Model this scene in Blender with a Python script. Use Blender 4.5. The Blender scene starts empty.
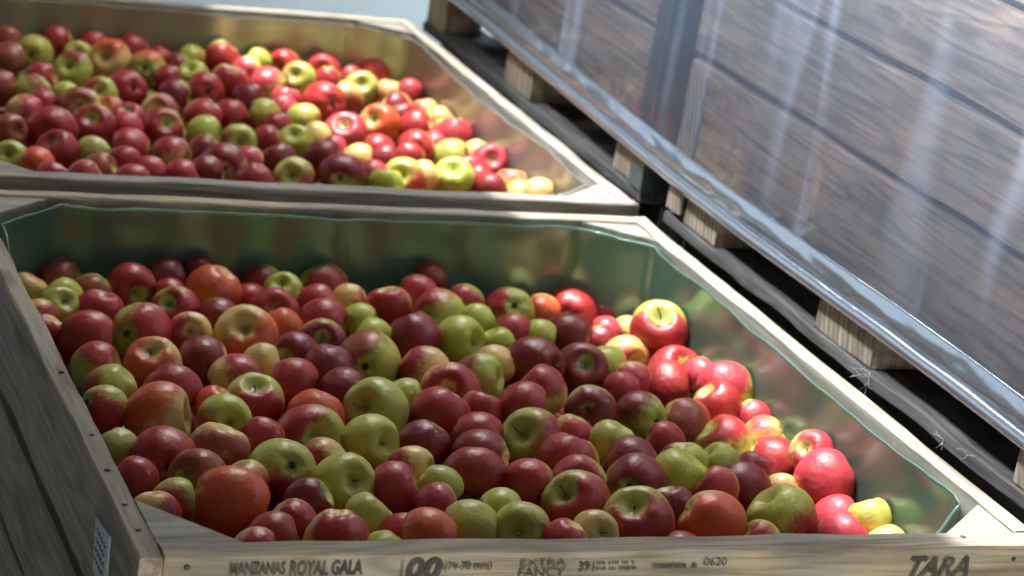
import bpy, bmesh, math, random
from mathutils import Vector, Matrix, noise
random.seed(7)
S = bpy.context.scene
COL = S.collection
H = 0.76          # height of the bin rims above the concrete floor
W = 1.13          # bin width
D = 1.227         # bin depth

# ------------------------------------------------------------------ nodes
def new_mat(name):
    m = bpy.data.materials.new(name); m.use_nodes = True
    nt = m.node_tree; b = nt.nodes['Principled BSDF']
    return m, nt, b
def nd(nt, t, **kw):
    n = nt.nodes.new(t)
    for k, v in kw.items(): setattr(n, k, v)
    return n
def ln(nt, a, b): nt.links.new(a, b)
def mth(nt, op, a, b=None, c=None, clamp=False):
    n = nd(nt, 'ShaderNodeMath', operation=op, use_clamp=clamp)
    for i, v in enumerate((a, b, c)):
        if v is None: continue
        if isinstance(v, (int, float)): n.inputs[i].default_value = v
        else: ln(nt, v, n.inputs[i])
    return n.outputs[0]
def mixc(nt, f, a, b, mode='MIX'):
    n = nd(nt, 'ShaderNodeMix', data_type='RGBA', blend_type=mode)
    for s, v in ((0, f), (6, a), (7, b)):
        if isinstance(v, (int, float)): n.inputs[s].default_value = v
        elif isinstance(v, tuple): n.inputs[s].default_value = (*v, 1)
        else: ln(nt, v, n.inputs[s])
    return n.outputs[2]
def noi(nt, vec, scale, detail=4, rough=.55, dist=0):
    n = nd(nt, 'ShaderNodeTexNoise')
    n.inputs['Scale'].default_value = scale; n.inputs['Detail'].default_value = detail
    n.inputs['Roughness'].default_value = rough; n.inputs['Distortion'].default_value = dist
    if vec is not None: ln(nt, vec, n.inputs['Vector'])
    return n.outputs[0]
def mapping(nt, vec, scale=(1, 1, 1), loc=(0, 0, 0), rot=(0, 0, 0)):
    n = nd(nt, 'ShaderNodeMapping'); n.inputs['Scale'].default_value = scale
    n.inputs['Location'].default_value = loc; n.inputs['Rotation'].default_value = rot
    ln(nt, vec, n.inputs['Vector']); return n.outputs[0]
def step(nt, v, lo, hi):
    n = nd(nt, 'ShaderNodeMapRange', interpolation_type='SMOOTHSTEP')
    ln(nt, v, n.inputs[0]); n.inputs[1].default_value = lo; n.inputs[2].default_value = hi
    return n.outputs[0]
def bump(nt, b, h, strength=.3, dist=.002):
    n = nd(nt, 'ShaderNodeBump'); n.inputs['Strength'].default_value = strength
    n.inputs['Distance'].default_value = dist
    ln(nt, h, n.inputs['Height']); ln(nt, n.outputs[0], b.inputs['Normal'])

def wood(name, axis, tan, grey, dark, seed=0, greymix=.5, rough=.72, fine=1.0, rings=False):
    """weathered board; AXIS is the direction the grain runs"""
    m, nt, b = new_mat(name)
    co = nd(nt, 'ShaderNodeTexCoord').outputs['Object']
    sc = [9, 9, 9]; sc['xyz'.index(axis)] = .9
    st = mapping(nt, co, tuple(sc), (seed, seed * 1.7, seed * .6))
    ring = noi(nt, st, 1.3, 2, .5, .4)
    w = mth(nt, 'SINE', mth(nt, 'MULTIPLY', ring, 62.0))
    w = mth(nt, 'MULTIPLY_ADD', w, .5, .5)
    sc2 = [130, 130, 130]; sc2['xyz'.index(axis)] = 5
    fib = noi(nt, mapping(nt, co, tuple(sc2), (seed, 0, 0)), fine, 3, .6)
    blot = noi(nt, mapping(nt, co, (1, 1, 1), (seed * 2.1, 3, 1)), 7, 5, .62)
    sc3 = [16, 16, 16]; sc3['xyz'.index(axis)] = 2.5
    streak = noi(nt, mapping(nt, co, tuple(sc3), (seed, 5, 2)), 1.5, 4, .6)
    c = mixc(nt, step(nt, blot, .5 - greymix * .35, .78 - greymix * .35), tan, grey)
    c = mixc(nt, mth(nt, 'MULTIPLY', mth(nt, 'POWER', w, 2.0), .42), c, dark)
    c = mixc(nt, mth(nt, 'MULTIPLY', step(nt, fib, .45, .68), .55), c, dark)
    c = mixc(nt, mth(nt, 'MULTIPLY', step(nt, streak, .50, .68), .62), c, dark)
    vo = nd(nt, 'ShaderNodeTexVoronoi'); vo.inputs['Scale'].default_value = 1.0
    sv = [11, 11, 11]; sv['xyz'.index(axis)] = 3.2
    ln(nt, mapping(nt, co, tuple(sv), (seed * 3.3, 1, 4)), vo.inputs['Vector'])
    knot = mth(nt, 'SUBTRACT', 1.0, step(nt, vo.outputs['Distance'], .05, .16))
    c = mixc(nt, mth(nt, 'MULTIPLY', knot, .55), c, tuple(v * .55 for v in dark))
    # pale scuffs and saw marks across the grain
    sc4 = [26, 26, 26]; sc4['xyz'.index(axis)] = 60
    sm = noi(nt, mapping(nt, co, tuple(sc4), (2, seed, 7)), 1.0, 4, .7, .6)
    scf = mth(nt, 'MULTIPLY', step(nt, sm, .60, .74), step(nt, noi(nt, mapping(nt, co, (1, 1, 1), (seed, 8, 3)), 5, 2), .48, .62))
    c = mixc(nt, mth(nt, 'MULTIPLY', scf, .5), c, tuple(min(1, v * 1.7) for v in grey))
    if rings:
        s3 = nd(nt, 'ShaderNodeSeparateXYZ'); ln(nt, co, s3.inputs[0])
        q = mth(nt, 'ADD', mth(nt, 'MULTIPLY', s3.outputs[1], 440.0), mth(nt, 'MULTIPLY', s3.outputs[2], -110.0))
        q = mth(nt, 'SINE', mth(nt, 'ADD', q, mth(nt, 'MULTIPLY', blot, 5.0)))
        c = mixc(nt, mth(nt, 'MULTIPLY', step(nt, q, -.5, .6), .62), c, dark)
    ln(nt, c, b.inputs['Base Color'])
    b.inputs['Roughness'].default_value = rough; b.inputs['Specular IOR Level'].default_value = .3
    h = mth(nt, 'ADD', mth(nt, 'MULTIPLY', fib, .6), mth(nt, 'MULTIPLY', w, .35))
    bump(nt, b, h, .6, .0018)
    return m

TAN = (.42, .345, .235); GREY = (.30, .285, .245); DK = (.11, .09, .068)
WX = wood('weathered_wood_across', 'x', TAN, GREY, DK, 1.3, .45)
WY = wood('weathered_wood_along', 'y', (.37, .30, .22), (.31, .28, .235), (.10, .085, .065), 4.1, .55)
WYL = wood('pale_worn_wood', 'y', (.40, .36, .29), (.34, .32, .28), (.13, .115, .09), 2.2, .5)
WZ = wood('upright_wood', 'z', (.30, .25, .19), GREY, DK, 3.3, .5)
WG = wood('grey_gusset_wood', 'x', (.36, .33, .28), (.29, .28, .25), (.12, .105, .085), 6.6, .6)
WS = wood('brown_stack_wood', 'y', (.40, .285, .20), (.30, .255, .22), (.085, .06, .048), 5.2, .5)
WSX = wood('brown_stack_wood_across', 'x', (.31, .24, .18), (.24, .21, .185), (.085, .065, .05), 8.2, .5)
WB = wood('block_wood', 'z', (.36, .30, .23), (.29, .26, .22), (.11, .085, .06), 9.2, .4, rings=True)
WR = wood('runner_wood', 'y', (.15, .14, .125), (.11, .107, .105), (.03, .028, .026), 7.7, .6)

def plain(name, col, rough=.5, metal=0, spec=.5):
    m, nt, b = new_mat(name)
    co = nd(nt, 'ShaderNodeTexCoord').outputs['Object']
    n = noi(nt, co, 40, 4)
    c = mixc(nt, mth(nt, 'MULTIPLY', n, .5), col, tuple(v * .6 for v in col))
    ln(nt, c, b.inputs['Base Color'])
    b.inputs['Roughness'].default_value = rough; b.inputs['Metallic'].default_value = metal
    b.inputs['Specular IOR Level'].default_value = spec
    return m
NAIL = plain('rusty_nail_steel', (.06, .055, .055), .45, .6)
STEM = plain('apple_stem_brown', (.15, .10, .045), .7)
CALYX = plain('dried_calyx_brown', (.075, .05, .025), .85)
PAPER = plain('pale_paper', (.50, .56, .60), .6)
INKB = plain('blue_pen_ink', (.10, .14, .25), .6)
STRAP = plain('galvanised_steel', (.075, .105, .115), .38, .5)
TWINE = plain('frayed_white_twine', (.55, .55, .55), .8)

def ink():
    m, nt, b = new_mat('worn_stencil_ink')
    co = nd(nt, 'ShaderNodeTexCoord').outputs['Object']
    n = noi(nt, mapping(nt, co, (30, 30, 140)), 1.6, 5, .7)
    n2 = noi(nt, co, 22, 3)
    b.inputs['Base Color'].default_value = (.035, .034, .036, 1); b.inputs['Roughness'].default_value = .7
    tr = nd(nt, 'ShaderNodeBsdfTransparent'); mx = nd(nt, 'ShaderNodeMixShader')
    a = mth(nt, 'MULTIPLY', step(nt, n, .24, .42), mth(nt, 'MULTIPLY_ADD', step(nt, n2, .35, .65), .3, .66))
    ln(nt, a, mx.inputs[0]); ln(nt, tr.outputs[0], mx.inputs[1]); ln(nt, b.outputs[0], mx.inputs[2])
    ln(nt, mx.outputs[0], nt.nodes['Material Output'].inputs[0])
    return m
INK = ink()

def liner_mat(name, col, metal, rough, wr):
    m, nt, b = new_mat(name)
    co = nd(nt, 'ShaderNodeTexCoord').outputs['Object']
    n = noi(nt, mapping(nt, co, (1, 1, .25)), 9, 3, .5)
    n2 = noi(nt, co, 3, 3)
    c = mixc(nt, step(nt, n2, .35, .7), col, tuple(v * .8 for v in col))
    ln(nt, c, b.inputs['Base Color'])
    b.inputs['Metallic'].default_value = metal; b.inputs['Roughness'].default_value = rough
    b.inputs['IOR'].default_value = 1.5; b.inputs['Specular IOR Level'].default_value = .8
    bump(nt, b, n, wr, .01)
    tl = nd(nt, 'ShaderNodeBsdfTranslucent'); tl.inputs[0].default_value = (*col, 1)
    mx = nd(nt, 'ShaderNodeMixShader'); mx.inputs[0].default_value = .28
    ln(nt, b.outputs[0], mx.inputs[1]); ln(nt, tl.outputs[0], mx.inputs[2])
    ln(nt, mx.outputs[0], nt.nodes['Material Output'].inputs[0])
    return m
LINER = liner_mat('green_film', (.21, .37, .30), .38, .19, .10)
LINER2 = liner_mat('clear_grey_film', (.44, .46, .41), .24, .24, .15)

def film_mat():
    m, nt, b = new_mat('clear_plastic_film')
    co = nd(nt, 'ShaderNodeTexCoord').outputs['Object']
    n = noi(nt, mapping(nt, co, (3, 3, .5), (0, 0, 0)), 2.2, 3, .5, .3)
    n2 = noi(nt, mapping(nt, co, (6, 9, 1.5)), 3, 2, .5)
    h = mth(nt, 'ADD', n, mth(nt, 'MULTIPLY', n2, .12))
    gl = nd(nt, 'ShaderNodeBsdfGlossy'); gl.inputs['Roughness'].default_value = .09
    gl.inputs['Color'].default_value = (.93, .96, 1, 1)
    bp = nd(nt, 'ShaderNodeBump'); bp.inputs['Strength'].default_value = .35; bp.inputs['Distance'].default_value = .03
    ln(nt, h, bp.inputs['Height']); ln(nt, bp.outputs[0], gl.inputs['Normal'])
    fr = nd(nt, 'ShaderNodeFresnel'); fr.inputs['IOR'].default_value = 1.5
    ln(nt, bp.outputs[0], fr.inputs['Normal'])
    tr = nd(nt, 'ShaderNodeBsdfTransparent'); tr.inputs[0].default_value = (.93, .95, .97, 1)
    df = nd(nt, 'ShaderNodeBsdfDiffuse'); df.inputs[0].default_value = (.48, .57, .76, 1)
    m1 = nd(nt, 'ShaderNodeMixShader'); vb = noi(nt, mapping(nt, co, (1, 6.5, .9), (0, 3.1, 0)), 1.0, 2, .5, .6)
    ln(nt, mth(nt, 'MULTIPLY_ADD', step(nt, vb, .56, .76), .19, .055), m1.inputs[0])  # painted-in bluish haze and upright bands imitate reflected light streaks
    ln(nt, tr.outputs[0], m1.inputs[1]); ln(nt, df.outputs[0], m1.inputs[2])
    m2 = nd(nt, 'ShaderNodeMixShader'); ln(nt, mth(nt, 'MULTIPLY', fr.outputs[0], .85, clamp=True), m2.inputs[0])
    ln(nt, m1.outputs[0], m2.inputs[1]); ln(nt, gl.outputs[0], m2.inputs[2])
    ln(nt, m2.outputs[0], nt.nodes['Material Output'].inputs[0])
    return m
FILM = film_mat()
def hem_mat():
    m, nt, b = new_mat('shiny_rolled_film')
    co = nd(nt, 'ShaderNodeTexCoord').outputs['Object']
    n = noi(nt, mapping(nt, co, (1, 5, 2)), 2.4, 2, .5, .5)
    b.inputs['Base Color'].default_value = (.29, .33, .38, 1); b.inputs['Metallic'].default_value = .8
    b.inputs['Roughness'].default_value = .17
    bump(nt, b, n, .22, .01)
    return m
HEM = hem_mat()

# ------------------------------------------------------------------ the apple skin: every apple carries its own tones
def skin():
    m, nt, b = new_mat('apple_skin')
    def at(n, out):
        a = nd(nt, 'ShaderNodeAttribute', attribute_type='OBJECT', attribute_name=n); return a.outputs[out]
    co = nd(nt, 'ShaderNodeTexCoord').outputs['Object']
    sp = nd(nt, 'ShaderNodeSeparateXYZ'); ln(nt, co, sp.inputs[0])
    xy = nd(nt, 'ShaderNodeCombineXYZ'); ln(nt, sp.outputs[0], xy.inputs[0]); ln(nt, sp.outputs[1], xy.inputs[1])
    rho = nd(nt, 'ShaderNodeVectorMath', operation='LENGTH'); ln(nt, xy.outputs[0], rho.inputs[0])
    xyn = nd(nt, 'ShaderNodeVectorMath', operation='NORMALIZE'); ln(nt, xy.outputs[0], xyn.inputs[0])
    cn = nd(nt, 'ShaderNodeVectorMath', operation='NORMALIZE'); ln(nt, co, cn.inputs[0])
    dt = nd(nt, 'ShaderNodeVectorMath', operation='DOT_PRODUCT')
    ln(nt, cn.outputs[0], dt.inputs[0]); ln(nt, at('blush_axis', 'Vector'), dt.inputs[1])
    seed = at('seed', 'Fac')
    # streaks run from stem to calyx
    sv = nd(nt, 'ShaderNodeCombineXYZ')
    s2 = nd(nt, 'ShaderNodeSeparateXYZ'); ln(nt, xyn.outputs[0], s2.inputs[0])
    ln(nt, mth(nt, 'ADD', s2.outputs[0], seed), sv.inputs[0]); ln(nt, s2.outputs[1], sv.inputs[1])
    ln(nt, mth(nt, 'MULTIPLY', sp.outputs[2], .5), sv.inputs[2])
    streak = noi(nt, sv.outputs[0], 9, 4, .65)
    va = nd(nt, 'ShaderNodeVectorMath', operation='ADD'); ln(nt, cn.outputs[0], va.inputs[0])
    sc = nd(nt, 'ShaderNodeCombineXYZ'); ln(nt, seed, sc.inputs[0]); ln(nt, seed, sc.inputs[2]); ln(nt, sc.outputs[0], va.inputs[1])
    blot = noi(nt, va.outputs[0], 1.7, 4, .6)
    amt = at('blush_amount', 'Fac')
    v = mth(nt, 'ADD', dt.outputs['Value'], mth(nt, 'MULTIPLY', mth(nt, 'SUBTRACT', blot, .5), 1.1))
    v = mth(nt, 'ADD', v, mth(nt, 'MULTIPLY', mth(nt, 'SUBTRACT', streak, .5), .75))
    # less blush inside the stem hollow
    hol = mth(nt, 'SUBTRACT', 1.0, step(nt, rho.outputs['Value'], .16, .52))
    top = step(nt, sp.outputs[2], .2, .5)
    bot = mth(nt, 'MULTIPLY', step(nt, mth(nt, 'MULTIPLY', sp.outputs[2], -1.0), .45, .8), .75)
    hol = mth(nt, 'MULTIPLY', hol, mth(nt, 'ADD', top, bot))
    v = mth(nt, 'SUBTRACT', v, mth(nt, 'MULTIPLY', hol, mth(nt, 'MULTIPLY_ADD', amt, .9, .3)))
    th = mth(nt, 'SUBTRACT', v, mth(nt, 'MULTIPLY_ADD', amt, -2.1, 1.27))
    mask = step(nt, th, -.26, .34)
    base = at('base_tone', 'Vector'); bl = at('blush_tone', 'Vector')
    fade = noi(nt, va.outputs[0], 3.2, 3, .6)
    base2 = mixc(nt, mth(nt, 'MULTIPLY', fade, .5), base, mixc(nt, 1.0, base, (1.0, .78, .9), 'MULTIPLY'))
    bl2 = mixc(nt, mth(nt, 'MULTIPLY', step(nt, streak, .45, .75), .55), bl, mixc(nt, .45, bl, (.55, .13, .05)))
    c = mixc(nt, mask, base2, bl2)
    # deep green in the hollow, russet at its floor
    c = mixc(nt, mth(nt, 'MULTIPLY', mth(nt, 'MULTIPLY', mth(nt, 'SUBTRACT', 1.0, step(nt, rho.outputs['Value'], .04, .34)), step(nt, sp.outputs[2], .1, .3)), .75), c, (.13, .17, .03))
    # lenticels
    vo = nd(nt, 'ShaderNodeTexVoronoi'); vo.inputs['Scale'].default_value = 13; ln(nt, cn.outputs[0], vo.inputs['Vector'])
    dots = mth(nt, 'SUBTRACT', 1.0, step(nt, vo.outputs['Distance'], .05, .11))
    c = mixc(nt, mth(nt, 'MULTIPLY', dots, .28), c, (.55, .38, .18))
    ln(nt, c, b.inputs['Base Color'])
    b.inputs['Roughness'].default_value = .42; b.inputs['IOR'].default_value = 1.45
    b.inputs['Specular IOR Level'].default_value = .5
    b.inputs['Subsurface Weight'].default_value = 0.0
    b.inputs['Coat Weight'].default_value = .12; b.inputs['Coat Roughness'].default_value = .22
    bump(nt, b, blot, .12, .05)
    return m
SKIN = skin()

# ------------------------------------------------------------------ mesh helpers
def link(name, me, parent=None, mats=(), loc=(0, 0, 0)):
    o = bpy.data.objects.new(name, me); COL.objects.link(o)
    for m in mats: me.materials.append(m)
    o.location = loc
    if parent is not None: o.parent = parent
    return o
def done(name, bm, mat, parent=None, smooth=False, loc=(0, 0, 0)):
    bmesh.ops.recalc_face_normals(bm, faces=bm.faces)
    me = bpy.data.meshes.new(name); bm.to_mesh(me); bm.free()
    if smooth:
        for p in me.polygons: p.use_smooth = True
    return link(name, me, parent, (mat,), loc)
def board(bm, x0, x1, y0, y1, z0, z1, wear=.0012, bev=.0022, seg=None):
    """a sawn board with knocked edges; long axis cut into slices that wander a little"""
    d = [x1 - x0, y1 - y0, z1 - z0]; ax = d.index(max(d))
    n = seg or max(2, int(d[ax] / .05))
    lo = [x0, y0, z0]; hi = [x1, y1, z1]
    a, b = [i for i in range(3) if i != ax]
    bev = min(bev, d[a] * .3, d[b] * .3)
    prof = []
    for (ca, cb, sa, sb) in ((lo[a], lo[b], 1, 1), (hi[a], lo[b], -1, 1), (hi[a], hi[b], -1, -1), (lo[a], hi[b], 1, -1)):
        p1 = (ca + sa * bev, cb); p2 = (ca, cb + sb * bev)
        prof += [p2, p1] if (sa, sb) in ((1, 1), (-1, -1)) else [p1, p2]
    rings = []
    sd = random.uniform(0, 99)
    for i in range(n + 1):
        t = i / n; e = bev if i in (0, n) else 0
        v = lo[ax] + d[ax] * t; r = []
        wa = wear * noise.noise((v * 7, sd, 0)) * 2; wb = wear * noise.noise((v * 7, sd, 9)) * 2
        for k, (pa, pb) in enumerate(prof):
            c = [0, 0, 0]; c[ax] = v
            j = wear * noise.noise((v * 25, sd, k * 3.1)) * .9
            c[a] = pa + wa + j; c[b] = pb + wb + j
            r.append(bm.verts.new(c))
        rings.append(r)
    for i in range(n):
        for k in range(8):
            bm.faces.new((rings[i][k], rings[i][(k + 1) % 8], rings[i + 1][(k + 1) % 8], rings[i + 1][k]))
    bm.faces.new(rings[0][::-1]); bm.faces.new(rings[-1])
def prism(bm, pts, z0, z1, bev=.002):
    k_ = .03 if z1 - z0 > .1 else 0
    lo = [bm.verts.new((x, y, z0)) for x, y in pts]
    cx = sum(p[0] for p in pts) / len(pts); cy = sum(p[1] for p in pts) / len(pts)
    mid = [bm.verts.new((x, y, z1 - bev)) for x, y in pts]
    hi = [bm.verts.new((x + (cx - x) * k_, y + (cy - y) * k_, z1)) for x, y in pts]
    n = len(pts)
    for A, Bq in ((lo, mid), (mid, hi)):
        for i in range(n): bm.faces.new((A[i], A[(i + 1) % n], Bq[(i + 1) % n], Bq[i]))
    bm.faces.new(lo[::-1]); bm.faces.new(hi)
def tube(bm, pts, rad, n=6):
    """POINTS: list of Vectors, RAD: radius per point"""
    rings = []
    for i, p in enumerate(pts):
        d = (pts[min(i + 1, len(pts) - 1)] - pts[max(i - 1, 0)]).normalized()
        u = d.orthogonal().normalized() if i == 0 else (u - d * u.dot(d)).normalized()
        w = d.cross(u); r = rad[i] if isinstance(rad, (list, tuple)) else rad
        rings.append([bm.verts.new(p + (u * math.cos(2 * math.pi * k / n) + w * math.sin(2 * math.pi * k / n)) * r) for k in range(n)])
    for i in range(len(pts) - 1):
        for k in range(n): bm.faces.new((rings[i][k], rings[i][(k + 1) % n], rings[i + 1][(k + 1) % n], rings[i + 1][k]))
    bm.faces.new(rings[0][::-1]); bm.faces.new(rings[-1])
def empty(name, loc, label, cat, group=None):
    o = bpy.data.objects.new(name, None); COL.objects.link(o); o.location = loc
    o.empty_display_size = .1
    o['label'] = label; o['category'] = cat
    if group: o['group'] = group
    return o
def nail(parent, x, y, z, axis):
    bm = bmesh.new()
    d = {'z': Vector((0, 0, 1)), 'y': Vector((0, -1, 0))}[axis]
    p = Vector((x, y, z))
    tube(bm, [p - d * .003, p + d * .0006, p + d * .0014], [.0035, .0035, .0022], 10)
    done('nail', bm, NAIL, parent)

# ------------------------------------------------------------------ bins
def make_bin(loc, label, board_mat, group):
    root = empty('wooden_bin', loc, label, 'bin', group)
    th = .026
    # four plank sides (three courses each)
    courses = [(-.134, 0), (-.282, -.155), (-.43, -.294), (-.578, -.442), (-.655, -.59)]
    def side(name, fx, mat, top=0):
        bm = bmesh.new()
        for k, (a, b) in enumerate(courses): fx(bm, a, b)
        return done(name, bm, mat, root)
    side('front_panel', lambda bm, a, b: board(bm, th + .002, W, 0, .033 if b == 0 else .026, a, b), board_mat)
    side('back_panel', lambda bm, a, b: board(bm, th + .001, W - th - .001, D - .028, D, a, b), WX)
    side('side_panel', lambda bm, a, b: board(bm, 0, th, -.004, D, a, b), WY)
    side('side_panel', lambda bm, a, b: board(bm, W - th, W, .035 if b == 0 else .03, D, a, b), WYL)
    c = .118
    i0, i1, j0, j1 = th + .001, W - th - .001, .034, D - .029
    for pts in ([(i0, j0), (i0 + .098, j0), (i0, j0 + .112)], [(i1, j0), (i1, j0 + .085), (i1 - .10, j0)],
                [(i1, j1), (i1 - .10, j1), (i1, j1 - .085)], [(i0, j1), (i0, j1 - .09), (i0 + .10, j1)]):
        bm = bmesh.new(); prism(bm, pts, -.655, -.003); done('corner_post', bm, WG, root)
    bm = bmesh.new()
    for k in range(8): board(bm, th, W - th, .03 + k * .147, .03 + k * .147 + .14, -.668, -.656)
    done('base_boards', bm, WX, root)
    for x in (0.0, .5, 1.03):
        bm = bmesh.new(); board(bm, x, x + .1, .0, D, -H + .001, -.669); done('skid', bm, WY, root)
    return root

def make_liner(loc, label, mat, seed, dip, amp):
    """film bag lining the bin, cut corners, wavy top edge"""
    c = .118; e = .0075
    i0, i1, j0, j1 = .027 + e, W - .027 - e, .034 + e, D - .029 - e
    P = [(i0, j0 + .122), (i0 + .108, j0), (i1 - .108, j0), (i1, j0 + .09), (i1, j1 - .09), (i1 - .108, j1), (i0 + .104, j1), (i0, j1 - .096)]
    pts = []
    for k in range(8):
        a = Vector((*P[k], 0)); b = Vector((*P[(k + 1) % 8], 0)); L = (b - a).length; n = max(3, int(L / .02))
        nrm = Vector((-(b - a).y, (b - a).x, 0)).normalized()
        for i in range(n): pts.append((a.lerp(b, i / n), nrm, k))
    bm = bmesh.new(); rows = []
    zs = [-.60, -.35, -.22, -.16, -.12, -.09, -.065, -.045, -.03, -.015, -.006, 0]
    for zi, z in enumerate(zs):
        r = []
        for p, nrm, k in pts:
            f = 1 - min(1, abs(z) / .35)
            dsp = noise.noise((p.x * 7 + seed, p.y * 7, z * 4)) * amp + abs(noise.noise((p.x * 15, p.y * 15 + seed, z * 3))) * amp * .8
            q = p + nrm * (dsp * f + .0015 + .007 * max(0, (z + .035) / .035) ** 1.5)
            top = -.007 + noise.noise((p.x * 6, p.y * 6 + seed, 5)) * .007 + noise.noise((p.x * 17, p.y * 17, seed)) * .004
            top = min(top, -.0045)
            if k in (2, 3): top -= .001 + .004 * math.sin(p.y * 9 + seed)
            # the film slumps at the front right corner
            dd = math.hypot(p.x - (i1 - .03), p.y - (j0 + .01))
            top -= dip * max(0, 1 - dd / .10) ** .8
            top -= .055 * max(0, min(1, (.12 - (p.x - i0)) / .10)) * max(0, min(1, (j1 - .13 - p.y) / .1))
            if p.y < j0 + .02: top -= .03
            zz = z + top * max(0, 1 - abs(z) / .3)
            r.append(bm.verts.new((q.x, q.y, zz)))
        rows.append(r)
    n = len(pts)
    for a, b in zip(rows, rows[1:]):
        for i in range(n): bm.faces.new((a[i], a[(i + 1) % n], b[(i + 1) % n], b[i]))
    bm.faces.new(rows[0])
    o = done('bin_liner', bm, mat, None, True, loc)
    m = o.modifiers.new('thickness', 'SOLIDIFY'); m.thickness = .0012; m.offset = 0
    o['label'] = label; o['category'] = 'liner'
    return o

FB = (0, 0, H); RB = (0.004, 1.262, H + .010)
front = make_bin(FB, 'weathered wooden fruit bin with black stencilled lettering on its front board', WX, None)
rear = make_bin(RB, 'weathered wooden fruit bin standing behind the stencilled one, plain front board', WG, None)
make_liner(FB, 'green plastic film lining the inside of the stencilled front bin', LINER, 3.0, .03, .0035)
make_liner(RB, 'greyish clear plastic film lining the inside of the rear bin', LINER2, 8.0, .0, .005)
for x, y in ((.016, .505), (.014, .313), (.012, .216), (.012, .125), (.013, .062)): nail(front, x, y, 0.0004, 'z')
nail(front, .053, 0, -.014, 'y'); nail(front, 1.085, 0, -.02, 'y'); nail(front, 1.02, .02, .0002, 'z')

# paper tag stapled on the outside of the side panel
bm = bmesh.new()
q = [(.185, -.042), (.117, -.034), (.109, -.100), (.172, -.102)]
vo = [bm.verts.new((-.0030, y, z)) for y, z in q]; vi = [bm.verts.new((-.0006, y, z)) for y, z in q]
bm.faces.new(vo); bm.faces.new(vi[::-1])
for i in range(4): bm.faces.new((vo[i], vo[(i + 1) % 4], vi[(i + 1) % 4], vi[i]))
tag_o = done('paper_tag', bm, PAPER, front)
for k in range(4):
    bm = bmesh.new(); pts = []
    for i in range(26):
        t = i / 25
        pts.append(Vector((-.0034, .172 - .047 * t, -.052 - .011 * k + .0035 * math.sin(t * 38 + k * 2) * math.cos(t * 11 + k))))
    tube(bm, pts, .0005, 4); done('handwriting', bm, INKB, tag_o)

# ------------------------------------------------------------------ stencilled lettering on the front board
def letter(txt, x0, z0, x1, z1, bold=.02, shear=0, name='stencil_lettering'):
    cu = bpy.data.curves.new(name, 'FONT'); cu.body = txt; cu.size = 1; cu.offset = bold; cu.shear = shear
    cu.resolution_u = 3
    t = bpy.data.objects.new('t', cu); COL.objects.link(t)
    dg = bpy.context.evaluated_depsgraph_get()
    me = bpy.data.meshes.new_from_object(t.evaluated_get(dg)); bpy.data.objects.remove(t)
    xs = [v.co.x for v in me.vertices]; ys = [v.co.y for v in me.vertices]
    a, b, c, d = min(xs), max(xs), min(ys), max(ys)
    for v in me.vertices:
        v.co = Vector((x0 + (v.co.x - a) / (b - a) * (x1 - x0), -.0034, z0 + (v.co.y - c) / (d - c) * (z1 - z0)))
    me.materials.clear()
    return link(name, me, front, (INK,))
letter('MANZANAS', .0997, -.0228, .1608, -.0075, .035)
letter('ROYAL GALA', .1659, -.0250, .2478, -.0068, .03)
letter('|', .2925, -.028, .2938, -.0075, 0)
letter('00', .2984, -.0325, .3404, -.0055, .045, .12)
letter('(74-78 mm)', .3420, -.0235, .3985, -.0115, .03, .15)
letter('EXTRA', .4325, -.0185, .4880, -.0095, .0)
letter('FANCY', .4325, -.0318, .4880, -.0205, .0)
letter('391', .5044, -.0258, .5230, -.0135, .02)
letter('0620', .6613, -.0210, .6908, -.0110, .0)
letter('TARA', .9390, -.0425, 1.0236, -.0145, .03, .28)
# two rows of print too fine to read: short strokes
bm = bmesh.new()
random.seed(3)
for (xa, xb, za, hh) in ((.5251, .5761, -.0175, .0045), (.5251, .5761, -.0245, .0045), (.596, .652, -.0235, .0065)):
    x = xa
    while x < xb:
        wv = random.uniform(.0012, .003)
        if random.random() < .85:
            v = [bm.verts.new((x, -.0034, za)), bm.verts.new((x + wv, -.0034, za)), bm.verts.new((x + wv, -.0034, za + hh * random.uniform(.7, 1))), bm.verts.new((x, -.0034, za + hh))]
            bm.faces.new(v)
        x += wv + random.uniform(.0006, .0012)
done('fine_print', bm, INK, front)
random.seed(12)

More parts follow.
